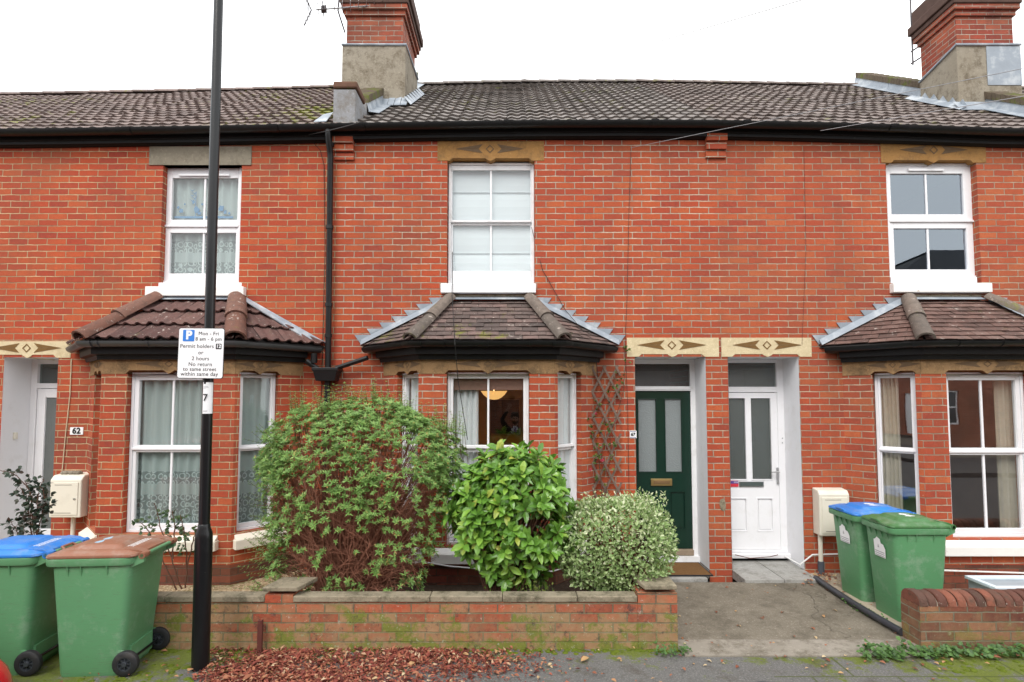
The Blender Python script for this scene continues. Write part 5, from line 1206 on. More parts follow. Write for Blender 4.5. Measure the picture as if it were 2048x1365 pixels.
for k in range(5):
    for z in (a.z+.004,b.z-.012): mb.box(a.x+.006+k*(b.x-a.x-.012)/5,a.x+.006+(k+.65)*(b.x-a.x-.012)/5,-.0092,-.0082,z,z+.009)
mb.build('border',plain('dark_blue_ink',(.05,.05,.2),.5),f)
def meter(px0,px1,py0,py1,label,dep,conduit,xlen=None):
    a=W(px0,py1,-dep); b=W(px1,py0,-dep); x1=b.x if xlen is None else a.x+xlen
    t=empty('meter_box',((a.x+x1)/2,0,a.z),label,'meter box','meter boxes on the house fronts')
    mb=MB(); 
    mb.prism([(a.x,0,a.z),(a.x,-dep,a.z),(a.x,-dep,b.z-.0),(a.x,-dep*.8,b.z+.045),(a.x,0,b.z+.06)],(x1-a.x,0,0)); bo=mb.build('case',m_beige,t,bevel=.012)
    mb=MB(); mb.box(a.x+.025,x1-.03,-dep-.008,-dep-.0005,a.z+.03,b.z-.03); d=mb.build('door',m_beige,t,bevel=.006)
    mb=MB(); 
    for zz in (a.z+.05,b.z-.06): mb.box(a.x+.06,x1-.10,-dep-.0095,-dep-.0078,zz,zz+.007)
    mb.build('vent_slot',plain('beige_shadow_gap',(.25,.23,.19),.7),d)
    mb=MB(); mb.lathe([(.010,0),(.010,.012)],(x1-.06,-dep-.008,(a.z+b.z)/2),(0,-1,0),10); mb.build('lock',m_steel,d)
    mb=MB(); cx=a.x+conduit; mb.tube([(cx,-.07,a.z-.0),(cx,-.07,.02)],.024,10); mb.build('conduit',m_beige,t,smooth=True)
    return a,x1,b
a,x1,b=meter(97,163,960,1036,'beige meter box by the door of house 62 with a brick piece on top',.22,.16)
a2,x12,b2=meter(1641,1690,990,1073,'white meter box behind the blue-lidded bin at right',.15,.04,xlen=.34)
mb=MB(); mb.tube([(a2.x+.04,-.07,.0),(a2.x+.04,-.07,.17)],.034,10); tag(mb.build('pipe_sleeve',plain('grey_pipe',(.07,.08,.10),.5)),'dark grey pipe collar at the foot of the meter box conduit','pipe')
mb=MB(); r=random.Random(4)
for (px,w_) in ((131,.10),(145,.07),(156,.09)):
    p=W(px,950,-.12); zz=b.z+.057; n=7; mb.loft([[(p.x+math.cos(q*2*math.pi/n)*w_*.6*k*r.uniform(.8,1.1),-.12+math.sin(q*2*math.pi/n)*.045*k,zz+h_) for q in range(n)] for k,h_ in ((.9,-.012),(1,.012),(.6,.028))])
tag(mb.build('stone_fragments',m_render,smooth=False),'broken stone bits lying on top of the beige meter box','stones')

# ------------------------------------------------------------------ trellis and climbing rose
def trellis():
    yy=-.055
    t=empty('trellis',(W(1208,860,yy).x,0,.8),'expanding diamond timber trellis beside the bay of house 63','trellis')
    x0,x1=W(1178,860,yy).x,W(1242,860,yy).x; z0,z1=W(1024,995,yy).z,W(1024,742,yy).z
    mb=MB(); n=5; wd=x1-x0; stp=(z1-z0)/5.2
    def slat(p,q,y):
        p=V(p);q=V(q); d=(q-p).normalized(); s=V((d.z,0,-d.x))*.0125
        mb.obox(p-s+V((0,y,0)),q-p,s*2,V((0,.008,0)))
    for k in range(-3,6):
        za=z0+stp*k; rise=stp*2.6
        for (a,b,y) in (((x0,0,za),(x1,0,za+rise),yy),((x1,0,za),(x0,0,za+rise),yy-.009)):
            a=V(a);b=V(b)
            # clip to the frame height
            if b.z<z0+.1 or a.z>z1-.05: continue
            if a.z<z0-.04: f=(z0-.04-a.z)/(b.z-a.z); a=a+(b-a)*f
            if b.z>z1+.06: f=(z1+.06-a.z)/(b.z-a.z); b=a+(b-a)*f
            slat(a,b,y)
            m=(a+b)/2
            # slat ends run past the crossing, as on an opened lattice
    mb.build('lattice',m_timber,t,bevel=.001)
trellis()
def leafpoly(mb,p,d,n,L,Wd,fold=.25,kind=0):
    """one leaf: base p, direction d, face normal n"""
    s=d.cross(n); 
    if s.length<1e-4: s=V((1,0,0))
    s.normalize(); n=s.cross(d).normalized(); p=V(p)
    if kind==0: # lance, 4 points
        m=p+d*(L*.45); mb.add([p,m+s*Wd*.5+n*fold*Wd,p+d*L-n*.08*L,m-s*Wd*.5+n*fold*Wd],[(0,1,2,3)])
    elif kind==1: # broad oval with a folded midrib
        a=p+d*(L*.22);b=p+d*(L*.58);t=p+d*L-n*L*.16; c=p+d*(L*.30)+n*.0;e=p+d*(L*.62)-n*L*.02
        mb.add([p,a+s*Wd*.33+n*fold*Wd*.7,b+s*Wd*.5+n*fold*Wd,p+d*(L*.85)+s*Wd*.28+n*fold*Wd*.4-n*L*.08,t,p+d*(L*.85)-s*Wd*.28+n*fold*Wd*.4-n*L*.08,b-s*Wd*.5+n*fold*Wd,a-s*Wd*.33+n*fold*Wd*.7,c,e],
               [(0,1,8),(1,2,9,8),(2,3,9),(3,4,9),(0,8,7),(7,8,9,6),(6,9,5),(5,9,4)])
def rv(r): 
    while True:
        v=V((r.uniform(-1,1),r.uniform(-1,1),r.uniform(-1,1)))
        if .05<v.length<1: return v.normalized()
def stem_plant(name,label,cat,stems,leaves_per,Lf,Wf,lm,sm_,seed,spread=.06,leafstart=.35,flowers=None,rstem=.005):
    r=random.Random(seed); t=empty(name,stems[0][0],label,cat); s=MB(); l=MB(); fl=MB()
    for st in stems:
        st=[V(p) for p in st]; n=14; pts=[]
        for i in range(n+1):
            f=i/n*(len(st)-1); k=min(int(f),len(st)-2); g=f-k; p=st[k].lerp(st[k+1],g)
            pts.append(p+V((r.uniform(-1,1),r.uniform(-1,1),r.uniform(-1,1)))*.006)
        s.tube(pts,[rstem*(1-.6*i/n) for i in range(n+1)],5)
        for j in range(leaves_per):
            f=leafstart+(1-leafstart)*r.random(); i=min(int(f*n),n-1); p=pts[i]; d=rv(r); d.z=abs(d.z)*.4+r.uniform(-.3,.3); d.normalize(); tip=p+d*r.uniform(.02,spread)
            s.tube([p,tip],[.0015,.0008],3,cap=False)
            for q in range(3 if Lf<.05 else 1):
                e=(d+rv(r)*.7).normalized(); leafpoly(l,tip,e,(V((0,-.6,.7))+rv(r)*.6).normalized(),Lf*r.uniform(.7,1.2),Wf*r.uniform(.8,1.15),.15,1)
    s.build('stem',sm_,t,smooth=True); l.build('foliage',lm,t)
    if flowers:
        for (p,c,sz) in flowers:
            f=MB()
            for k in range(22): d=rv(r); leafpoly(f,V(p)+d*sz*.2,(d+V((0,-.3,.3))).normalized(),rv(r),sz,sz*.8,.2,1)
            f.build('flower',c,t)
    return t
m_stem=plain('brown_stem',(.11,.055,.035),.8,.2,var=.3,vs=30); m_stemg=plain('green_stem',(.10,.13,.05),.7,.2,var=.3)
m_rose=leaf_mat('rose_leaves',[(0,(.05,.10,.025)),(.6,(.12,.18,.04)),(1,(.20,.22,.05))],.5)
m_rosed=leaf_mat('dark_rose_leaves',[(0,(.022,.042,.03)),(.7,(.045,.075,.045)),(1,(.10,.06,.05))],.45)
m_rosel=leaf_mat('bush_rose_leaves',[(0,(.04,.08,.035)),(.7,(.08,.14,.05)),(1,(.12,.15,.06))],.45)
pink=leaf_mat('pink_petals',[(0,(.6,.05,.12)),(1,(.75,.15,.22))],.5); orange=leaf_mat('orange_hip',[(0,(.6,.18,.03)),(1,(.7,.3,.05))],.4)
q=lambda px,py,Y=-.11: tuple(W(px,py,Y))
stem_plant('climbing_rose','sparse climbing rose with pink flowers on the trellis','climbing plant',
  [[q(1205,1010),q(1200,930),q(1212,860),q(1188,790)],[q(1210,1010),q(1222,900),q(1215,800),q(1242,735)],[q(1205,1000),q(1195,900),q(1180,830)],[q(1225,860,-.06),q(1248,780,-.04),q(1250,720,-.04),q(1246,690,-.03)]],15,.042,.028,m_rose,m_stem,11,.05,.1,
  flowers=[(q(1204,922,-.13),pink,.022),(q(1196,872,-.13),orange,.018),(q(1181,940,-.13),pink,.014),(q(1192,828,-.13),pink,.013)],rstem=.004)
q=lambda px,py,Y=-1.2: tuple(W(px,py,Y))
stem_plant('rose_bush','dark-leaved rose bush in front of the door of house 62','bush',
  [[q(70,1110),q(66,1040),q(60,980),q(30,948),q(-6,940)],[q(72,1110),q(72,1030),q(78,980),q(88,958)],[q(72,1110),q(60,1040),q(52,1000),q(40,975)],[q(66,1110),q(78,1050),q(90,1000),q(84,970)],[q(64,1115),q(40,1075),q(22,1040)],[q(70,1110),q(60,1060),q(64,1000),q(50,960)]],34,.046,.030,m_rosed,m_stem,21,.07,.22,rstem=.006)
q=lambda px,py,Y=-1.0: tuple(W(px,py,Y))
stem_plant('rose_bush','spindly rose bush with bare lower stems under the front bay window of house 62','bush',
  [[q(362,1180),q(345,1120),q(322,1060),q(310,1005)],[q(372,1175),q(374,1110),q(366,1060),q(362,1030)],[q(352,1180),q(330,1130),q(296,1060),q(280,1045)],[q(374,1130),q(388,1075),q(400,1050)],[q(345,1120),q(350,1060),q(345,1020)]],17,.042,.028,m_rosel,m_stem,23,.06,.42,rstem=.008)

# ------------------------------------------------------------------ shrubs
def superpt(r,c,rad,ex,k):
    d=rv(r); s=(abs(d.x)**ex+abs(d.y)**ex+abs(d.z)**ex)**(-1/ex); p=V((d.x*rad[0],d.y*rad[1],d.z*rad[2]))*s*k
    return V(c)+p, V((d.x/rad[0],d.y/rad[1],d.z/rad[2])).normalized()
def lump(p,f=4.0,a=.13,s=0):
    return 1+a*(math.sin(p.x*f+s)+math.sin(p.z*f*1.3+1.7+s)+math.sin((p.x+p.y)*f*2.1+s*2)*.6)
def tall_shrub():
    r=random.Random(31); c=V((-1.36,-1.34,1.07)); rad=(.90,.42,.88)
    t=empty('shrub',(-1.45,-1.35,.06),'tall loose shrub with green leaf stars over red-brown twigs','shrub')
    tw=MB(); lf=MB(); base=V((-1.52,-1.33,.04))
    tips=[]
    def allowed(p):
        return True
    for k in range(680):
        p,n=superpt(r,c,rad,2.5,r.uniform(.72,1.0)); p=c+(p-c)*lump(p,3.2,.07)
        if p.z<.30: continue
        b=base+V((r.uniform(-.16,.2),r.uniform(-.12,.12),0)); m1=b.lerp(p,.35)+V((0,0,.12))+rv(r)*.05; m2=b.lerp(p,.7)+V((0,0,.08))+rv(r)*.05
        tw.tube([b,m1,m2,p],[.0075,.005,.0035,.0018],4,cap=False); tips.append((p,n,m2))
        for j in range(13):
            f=r.uniform(.2,.97); s0=(m1.lerp(m2,f) if r.random()<.5 else m2.lerp(p,f)); e=s0+((p-m2).normalized()*.5+rv(r)*.8+V((0,0,.35))).normalized()*r.uniform(.06,.2)
            tw.tube([s0,s0.lerp(e,.5)+rv(r)*.01,e],[.0022,.0017,.001],3,cap=False)
    tw.build('twigs',plain('red_brown_twig',(.29,.13,.085),.8,.2,var=.45,vs=9),t)
    def star(p,n,sz,cnt):
        ax=(n*.7+V((0,-.1,.75))+rv(r)*.35).normalized(); a=ax.orthogonal().normalized(); b=ax.cross(a); a0=r.uniform(0,6)
        for k in range(cnt):
            q=a0+k*2.4+r.uniform(-.2,.2); el=.25+.55*k/cnt; d=(a*math.cos(q)+b*math.sin(q))*math.cos(el)+ax*math.sin(el)
            leafpoly(lf,p,d.normalized(),ax,sz*r.uniform(.75,1.1)*(1-.35*k/cnt),sz*.27,.16,0)
    n_=0
    while n_<3000:
        p,n=superpt(r,c,rad,3.2,r.uniform(.80,1.03)); p=c+(p-c)*lump(p,3.2,.06)
        if p.z<.22: continue
        hz=(p.z-.3)/1.65; keep=.13+.95*max(0,min(1,(hz-.34)/.42))
        # clumps: leaves gather on some shoots and leave others bare
        cl_=math.sin(p.x*9+p.z*5)+math.sin(p.x*4.3-p.z*11+1)+math.sin(p.z*17+p.x*13); keep*= .55+.45*max(-1,min(1,cl_))+.15
        if p.x<-2.02: keep=max(keep,.35*(.6+.4*max(-1,min(1,cl_))))
        if n.y>.3: keep*=.35
        if r.random()>keep: continue
        n_+=1
        for q in range(r.choice((1,2,2))): star(p+rv(r)*.028*q,n,r.uniform(.026,.060),r.choice((5,6,7,9)))
    # wispy shoots on the left edge and along the top
    m=leaf_mat('shrub_leaves',[(0,(.13,.235,.055)),(.35,(.19,.335,.085)),(.75,(.25,.43,.11)),(.95,(.32,.45,.13)),(.98,(.38,.32,.09)),(1,(.42,.22,.08))],.45,.3)
    # shoots that stray past the clipped outline
    tw3=MB()
    for k in range(250):
        if k<120:
            py=r.uniform(860,1185); px=r.uniform(528,590)-max(0,py-1060)*.12; d=V((-.8,-.15,r.uniform(-.15,.8)))
        else:
            px=r.uniform(580,935); py=828-26*math.exp(-((px-735)/60)**2)+max(0,(px-790)*.32); d=V((r.uniform(-.25,.25),-.15,1))
        p=W(px,py,-1.35+r.uniform(-.2,.2)); L=r.uniform(.06,.24); e=p+d.normalized()*L; tw3.tube([p-d.normalized()*.25,p,e],[.0025,.002,.001],3,cap=False)
        for q in range(7): star(p.lerp(e,q/6),d.normalized(),.042*(1-.08*q),4)
    lf.build('foliage',m,t); tw3.build('stray_shoots',m_stem,t)
tall_shrub()
def laurel():
    r=random.Random(41); c=V((-.045,-1.42,.98)); rad=(.53,.36,.67); t=empty('laurel_shrub',(-.05,-1.4,.06),'bright green broad-leaved laurel shrub in the middle of the garden','shrub')
    s=MB(); l=MB(); base=V((-.1,-1.38,.04)); n_=0
    while n_<330:
        p,n=superpt(r,c,rad,2.7,r.uniform(.62,.98)); p=c+(p-c)*lump(p,5,.085)
        if p.z<.26: continue
        if n.y>.45 and r.random()<.6: continue
        if p.z<.62 and p.x>-.3 and r.random()<.30: continue
        n_+=1; b=base+V((r.uniform(-.08,.1),r.uniform(-.06,.06),0)); m=b.lerp(p,.55)+V((0,0,.10))
        s.tube([b,m,p],[.009,.006,.003],5,cap=False)
        ax=(n*.9+V((0,-.12,.55))+rv(r)*.3).normalized(); a=ax.orthogonal().normalized(); bb=ax.cross(a); k=r.choice((7,8,9,10))
        for j in range(k):
            q=j*2.4+r.uniform(-.3,.3); el=.1+.85*j/k; d=((a*math.cos(q)+bb*math.sin(q))*math.cos(el)+ax*math.sin(el)).normalized()
            leafpoly(l,p-ax*(.05*(1-j/k)),d,(ax+V((0,-.2,.3))).normalized(),r.uniform(.085,.135),r.uniform(.042,.060),.13,1)
    s.build('branches',m_stem,t,smooth=True)
    m=leaf_mat('laurel_leaves',[(0,(.085,.20,.03)),(.4,(.14,.30,.042)),(.8,(.20,.39,.055)),(.96,(.28,.45,.07)),(1,(.42,.42,.08))],.28,.25,.5)
    l.build('foliage',m,t)
laurel()
def variegated():
    r=random.Random(51); c=V((.875,-1.42,.69)); rad=(.465,.36,.46); t=empty('variegated_shrub',(.97,-1.42,.06),'rounded variegated shrub with small cream-edged leaves before the green door','shrub')
    s=MB(); g=MB(); cr=MB(); base=V((1.0,-1.42,.06)); n_=0
    for k in range(150):
        p,n=superpt(r,c,rad,3,r.uniform(.5,.9)); b=base+V((r.uniform(-.15,.15),r.uniform(-.1,.1),0)); s.tube([b,b.lerp(p,.5)+V((0,0,.06))+rv(r)*.02,p],[.006,.004,.002],4,cap=False)
        for j in range(4): e=p+rv(r)*.09; s.tube([p.lerp(b,.2*j),e],[.002,.001],3,cap=False)
    while n_<11500:
        p,n=superpt(r,c,rad,3.0,r.uniform(.5,1.03)**.5); p=c+(p-c)*lump(p,5.0,.085,1.3)
        if p.z<.2: continue
        if n.y>.75 and r.random()<.5: continue
        if p.z<.42 and p.x>.98 and p.x<1.32 and r.random()<.88: continue
        n_+=1; d=(n*.5+V((0,-.1,.4))+rv(r)*.75).normalized(); nn=(n+V((0,-.1,.5))+rv(r)*.6).normalized(); L=r.uniform(.022,.050); 
        tgt=cr if r.random()<.06+.26*max(0,min(1,(p.z-.6)/.5)) else g
        leafpoly(tgt,p,d,nn,L,L*.58,.12,0)
        if tgt is g:
            sd=d.cross(nn).normalized(); up=sd.cross(d).normalized()
            if r.random()<.45:
                q=p+up*.0012+d*(L*.45)+sd*(L*.12); cr.add([q+sd*L*.19+up*.004*0+d*L*.0,p+up*.0015+d*(L*1.0),p+up*.0015+d*(L*.45)+sd*L*.12],[(0,1,2)])
    # a few long shoots
    for k in range(40):
        p=W(r.uniform(1165,1335),r.uniform(992,1015),-1.42+r.uniform(-.25,.2)); 
        for j in range(6):
            leafpoly(cr if r.random()<.6 else g,p+V((r.uniform(-.01,.01),0,.012*j)),(rv(r)+V((0,0,.5))).normalized(),rv(r),.03,.016,.1,0)
    s.build('branches',m_stem,t)
    g.build('foliage',leaf_mat('variegated_green',[(0,(.18,.29,.09)),(.5,(.29,.42,.15)),(1,(.43,.54,.25))],.45,.3),t)
    cr.build('cream_leaves',leaf_mat('variegated_cream',[(0,(.52,.58,.32)),(1,(.74,.78,.54))],.5,.3),t)
variegated()
def low_plant():
    r=random.Random(61); t=empty('low_plant',(W(1078,1180,-1.6).x,-1.6,.06),'small yellow-green plant just behind the wall below the laurel','plant'); l=MB(); s=MB()
    for k in range(60):
        b=V((W(1078,1180,-1.6).x+r.uniform(-.13,.13),-1.6+r.uniform(-.08,.1),.06)); e=b+V((r.uniform(-.08,.08),r.uniform(-.06,.06),r.uniform(.2,.42))); s.tube([b,e],[.002,.001],3,cap=False)
        for j in range(9): leafpoly(l,b.lerp(e,.3+.7*j/9),(rv(r)+V((0,0,.3))).normalized(),(V((0,-.4,.7))+rv(r)*.5).normalized(),.024,.014,.1,0)
    s.build('stems',m_stemg,t); l.build('foliage',leaf_mat('yellow_green',[(0,(.16,.22,.04)),(1,(.34,.38,.08))],.5,.35),t)
low_plant()
# weeds and leaves on the ground
def weeds():
    r=random.Random(71)
    wm=leaf_mat('weed_leaves',[(0,(.05,.11,.03)),(1,(.11,.22,.05))],.5,.3)
    for (pts,lab,cnt,sz) in (([(px,1262+(px-1720)*.115,-1.95+r.uniform(-.10,.05)) for px in range(1720,1850,4)]+[(px,1290+(px-1850)*.02,-1.955+r.uniform(-.08,.03)) for px in range(1850,2090,5)],'ground ivy creeping along the foot of the dark brick wall',7,.034),
                         ([(px,1298,-1.93+r.uniform(-.09,.02)) for px in range(1312,1378,4)],'small weeds at the right corner of the mossy garden wall',6,.022),
                         ([(px,1150+(px-1640)*.62,-.62-(px-1640)*.0062) for px in range(1690,1770,6)],'weeds growing beside the black pipe on the path edge',5,.022)):
        l=MB()
        for (px,py,Y) in pts:
            x=W(px,py,Y).x
            for k in range(cnt):
                p=V((x+r.uniform(-.03,.03),Y+r.uniform(-.05,.05),r.uniform(.01,.07))); leafpoly(l,p,V((r.uniform(-1,1),r.uniform(-1,.3),r.uniform(-.1,.5))).normalized(),(V((0,-.5,.9))+rv(r)*.4).normalized(),sz*r.uniform(.7,1.3),sz*r.uniform(.8,1.1),.08,1)
        tag(l.build('weeds',wm),lab,'weeds',kind='stuff')
    # moss cushions
    ms=MB(); 
    for k in range(520):
        if r.random()<.5: x=r.uniform(-2.9,1.5); y=WALLY-abs(r.gauss(0,.035))-.005
        elif r.random()<.5: x=r.uniform(-3.4,-2.0); y=r.uniform(-2.5,-1.92)
        else: x=r.uniform(3.2,5.5); y=r.uniform(-2.25,-1.95)
        rad=r.uniform(.008,.028); h=rad*r.uniform(.25,.5); n=7
        ms.loft([[(x+rad*kk*math.cos(2*math.pi*j/n)*r.uniform(.8,1.2),y+rad*kk*math.sin(2*math.pi*j/n)*r.uniform(.8,1.2),zz) for j in range(n)] for kk,zz in ((1,-.002),(.85,h*.6),(.4,h))])
    mm,nt,b=new_mat('moss'); setp(nt,b,mixc(nt,noise(nt,40,4),(.06,.09,.012),(.17,.21,.025)),.95,.1); bump(nt,b,noise(nt,400,3),.006)
    tag(ms.build('moss',mm,smooth=True),kind='stuff')
    # leaf litter
    lm=leaf_mat('dead_leaves',[(0,(.085,.02,.016)),(.35,(.21,.05,.034)),(.65,(.33,.095,.06)),(.88,(.36,.16,.085)),(1,(.52,.38,.25))],.7,.12,.3)
    l=MB(); n=0
    while n<17000:
        px=r.uniform(405,1180); Y=r.uniform(-2.62,-1.885); x=(px-1024)/F*(Y-CAMY)
        dens=math.exp(-max(0,(px-850))/85)*(1-math.exp(-max(0,px-405)/45)); dens*= .25+.75*max(0,min(1,.5+.6*math.sin(x*3.1+Y*5)+.5*math.sin(x*7-Y*9+2)))
        if px<560: dens*= .25+.75*max(0,1-abs(Y+2.35)/.25) if px<520 else .8
        if Y<-2.25 and px>850: dens*=.35
        if r.random()>dens: continue
        n+=1; L=r.choice((.008,.011,.014,.018,.022,.034)) ; d=V((r.uniform(-1,1),r.uniform(-1,1),r.uniform(-.15,.35))).normalized()
        leafpoly(l,V((x,Y,r.uniform(.003,.02))),d,(V((0,0,1))+rv(r)*.45).normalized(),L*1.5,L*r.uniform(.5,.8),.22,0)
    tag(l.build('leaf_litter',lm),'reddish dead leaf litter lying along the foot of the mossy wall','leaf litter',kind='stuff')
    l=MB()
    for k in range(330):
        x=r.uniform(-3.2,5); Y=r.uniform(-2.6,-.4)
        if x<1.3: Y=r.uniform(-2.6,-1.9)
        elif r.random()<.4: Y=r.uniform(-2.2,-1.9)
        L=r.uniform(.02,.045); d=V((r.uniform(-1,1),r.uniform(-1,1),r.uniform(-.05,.2))).normalized(); leafpoly(l,V((x,Y,.02 if Y>-1.75 else (.024 if x<1.3 or x>3.4 else .075 if Y>-2.01 else .012))),d,(V((0,0,1))+rv(r)*.35).normalized(),L,L*.6,.2,1)
    for (px,py,L,c) in ((460,1332,.09,0),(485,1345,.10,0),(500,1350,.08,0),(820,1322,.07,0),(1000,1336,.06,0),(1158,1312,.085,0),(830,1335,.05,0),(940,1300,.06,0),(975,1310,.06,0),(1955,1305,.09,0),(295,1270,.07,0),(275,1292,.08,0),(340,1292,.05,0)):
        d_=CAMZ*F/(py-HZ); p=V(((px-1024)/F*d_,d_+CAMY,.015)); leafpoly(l,p,V((r.uniform(-1,1),r.uniform(-.4,.4),.1)).normalized(),(V((0,-.2,1))+rv(r)*.2).normalized(),L,L*.5,.2,1)
    for k in range(60): # drift in the corner by the meter box and pipe
        px=r.uniform(1598,1668); Y=r.uniform(-.45,-.1); l_=.04; leafpoly(l,V(((px-1024)/F*(Y-CAMY),Y,r.uniform(.02,.06))),V((r.uniform(-1,1),r.uniform(-1,1),.2)).normalized(),(V((0,-.3,1))+rv(r)*.4).normalized(),l_,l_*.65,.25,1)
    tag(l.build('fallen_leaves',leaf_mat('fallen_leaves',[(0,(.18,.055,.03)),(.5,(.32,.13,.07)),(.8,(.42,.26,.12)),(1,(.55,.45,.28))],.65,.12,.3)),'single fallen leaves scattered over the pavement and path','fallen leaves',kind='stuff')
weeds()

# ------------------------------------------------------------------ small things on the ground and walls
px0=W(521,1240,WALLY-.06)
mb=MB(); z1=px0.z
mb.box(px0.x-.018,px0.x+.018,WALLY-.075,WALLY-.068,-.03,z1); mb.box(px0.x-.018,px0.x-.012,WALLY-.0675,WALLY-.045,-.03,z1); mb.box(px0.x+.012,px0.x+.018,WALLY-.0675,WALLY-.045,-.03,z1)
tag(mb.build('metal_stub_post',m_rust,bevel=.002),'short brown metal channel post standing against the mossy wall','post')
mb=MB(); pts=[(1622,1152,-.22),(1640,1166,-.45),(1690,1200,-1.0),(1740,1232,-1.42),(1795,1262,-1.72)]
P=[V(((px-1024)/F*(Y-CAMY),Y,.05)) for px,py,Y in [(1620,0,-.28),(1650,0,-.62),(1690,0,-1.0),(1740,0,-1.38),(1785,0,-1.66)]]
mb.tube(P,.030,12); tag(mb.build('drain_pipe',plain('black_pipe_dusty',(.035,.037,.045),.45,.4,var=.3,dirt=.5,dirtc=(.12,.11,.10),ds=8),smooth=True),'black plastic pipe lying along the right edge of the path','pipe')
# inspection cover in the pavement
d_=CAMZ*F/(1361-HZ); cx=(1522-1024)/F*d_; cy=d_+CAMY
mb=MB(); mb.lathe([(.0,-.03),(.105,-.03),(.105,.004),(.0,.004)],(cx,cy,0),n=28); 
for i in range(-3,4):
    for j in range(-3,4):
        if i*i+j*j<10: mb.box(cx+i*.026-.009,cx+i*.026+.009,cy+j*.026-.009,cy+j*.026+.009,.004,.0065)
tag(mb.build('inspection_cover',plain('cast_iron',(.075,.08,.085),.6,.4,.4,var=.3,bumpd=.002)),'small round iron cover set in the pavement at bottom right','cover')
# white tray in the yard of 64
a=W(1972,1172,-1.35); t=empty('plastic_frame',(a.x+.3,-1.3,.2),'pale blue-white plastic frame lying behind the dark brick wall','frame')
mb=MB(); x0=W(1968,1165,-1.3).x; x1=x0+.75; y0,y1=-1.42,-1.08; z=W(1968,1164,-1.3).z-.01
for q in ((x0,x1,y0,y0+.05),(x0,x1,y1-.05,y1),(x0,x0+.05,y0+.05,y1-.05),(x1-.05,x1,y0+.05,y1-.05)): mb.box(q[0],q[1],q[2],q[3],z-.03,z)
mb.build('frame_bars',plain('pale_blue_plastic',(.62,.70,.76),.4),t,bevel=.006)
mb=MB(); mb.box(x0+.02,x1-.02,y0+.02,y1-.02,.02,z-.031); mb.build('crate',plain('grey_plastic',(.3,.33,.36),.5),t)
# cables
def cable(pts,r,mat,label,n=5): mb=MB(); mb.tube(pts,r,n); o=mb.build('cable',mat,smooth=True); tag(o,label,'cable'); return o
m_cblack=plain('black_cable',(.02,.02,.02),.5,.3,var=0); m_cgrey=plain('grey_cable',(.42,.42,.43),.5,.3,var=0); m_cwhite=plain('white_cable',(.75,.75,.74),.4,.3,var=0); m_ccream=plain('cream_cable',(.6,.52,.36),.5,.3,var=0)
m_cmid=plain('weathered_wire',(.28,.28,.29),.5,.3,var=0)
def sag(a,b,s,n=16): a,b=V(a),V(b); return [a.lerp(b,i/n)-V((0,0,s*4*(i/n)*(1-i/n))) for i in range(n+1)]
cable(sag(W(1262,296,-.03),W(2400,66,-3.6),.0),.0026,m_cmid,'grey telephone wire slanting from the middle house wall up to the right')
cable(sag(W(1641,262,-.26),W(2300,150,-3.4),.0),.003,m_cmid,'pale wire starting at the gutter of house 64 and rising to the right')
cable(sag(W(612,271,-.05),W(720,245,-.9),.01)+sag(W(720,245,-.9),W(1250,100,-3.2),.0)[1:1],.0045,m_cblack,'short dark wire tied to the eaves beside the downpipe')
cable(sag(W(1010,169,6.0),W(1700,-28,1.0),.02),.008,plain('pale_wire',(.5,.5,.5),.6),'thin overhead wire crossing the white sky above the middle roof')
cable([W(612,271,-.02),W(640,300,-.012),W(648,330,-.010),W(650,500,-.012),W(645,700,-.012),W(640,860,-.012)],.0035,m_cblack,'thin black cable running down the wall just left of the downpipe')
cable([W(905,505,.06),W(905,560,-.10),W(904,590,-.12),W(910,690,-.80),W(916,760,-.60),W(935,880,-.60)],.004,m_cblack,'black cable hanging from the sash window over the mossy bay roof')
cable([W(1262,296,-.02),W(1258,420,-.010),W(1254,600,-.010),W(1250,690,-.010),W(1255,800,-.010),W(1258,980,-.010)],.0025,m_cblack,'thin black cable running down the brick left of the green door')
cable([W(1063,455,.05),W(1085,540,-.012),W(1130,620,-.03),W(1190,690,-.22),W(1196,760,-.05)],.0035,m_cblack,'thin cable slanting over the right flashing of the mossy bay roof')
cable([W(1604,690,-.010),W(1612,500,-.010),W(1608,300,-.010)],.002,m_rust,'faint brown wire down the brick of house 64 above its bay')
cable([W(143,718,-.01),W(140,790,-.01),W(132,860,-.01),W(124,945,-.01)],.005,m_ccream,'cream cable running down to the beige meter box')
cable([W(835,1122,-.62),W(900,1133,-.62),W(1010,1142,-.62),W(1105,1143,-.60),W(1150,1130,-.32)],.008,m_cwhite,'white cable along the foot of the middle bay behind the laurel')
cable([W(1570,1113,.3),W(1600,1130,-.03),W(1625,1110,-.05),W(1690,1108,-.05),W(1850,1140,-.56),W(2060,1147,-.56)],.009,m_cwhite,'white cable along the foot of the bay behind the right bins')
cable([W(1470,1110,.28),W(1500,1117,.27),W(1540,1114,.27),W(1556,1110,.28)],.005,m_rust,'rusty cable along the sill of the white door')
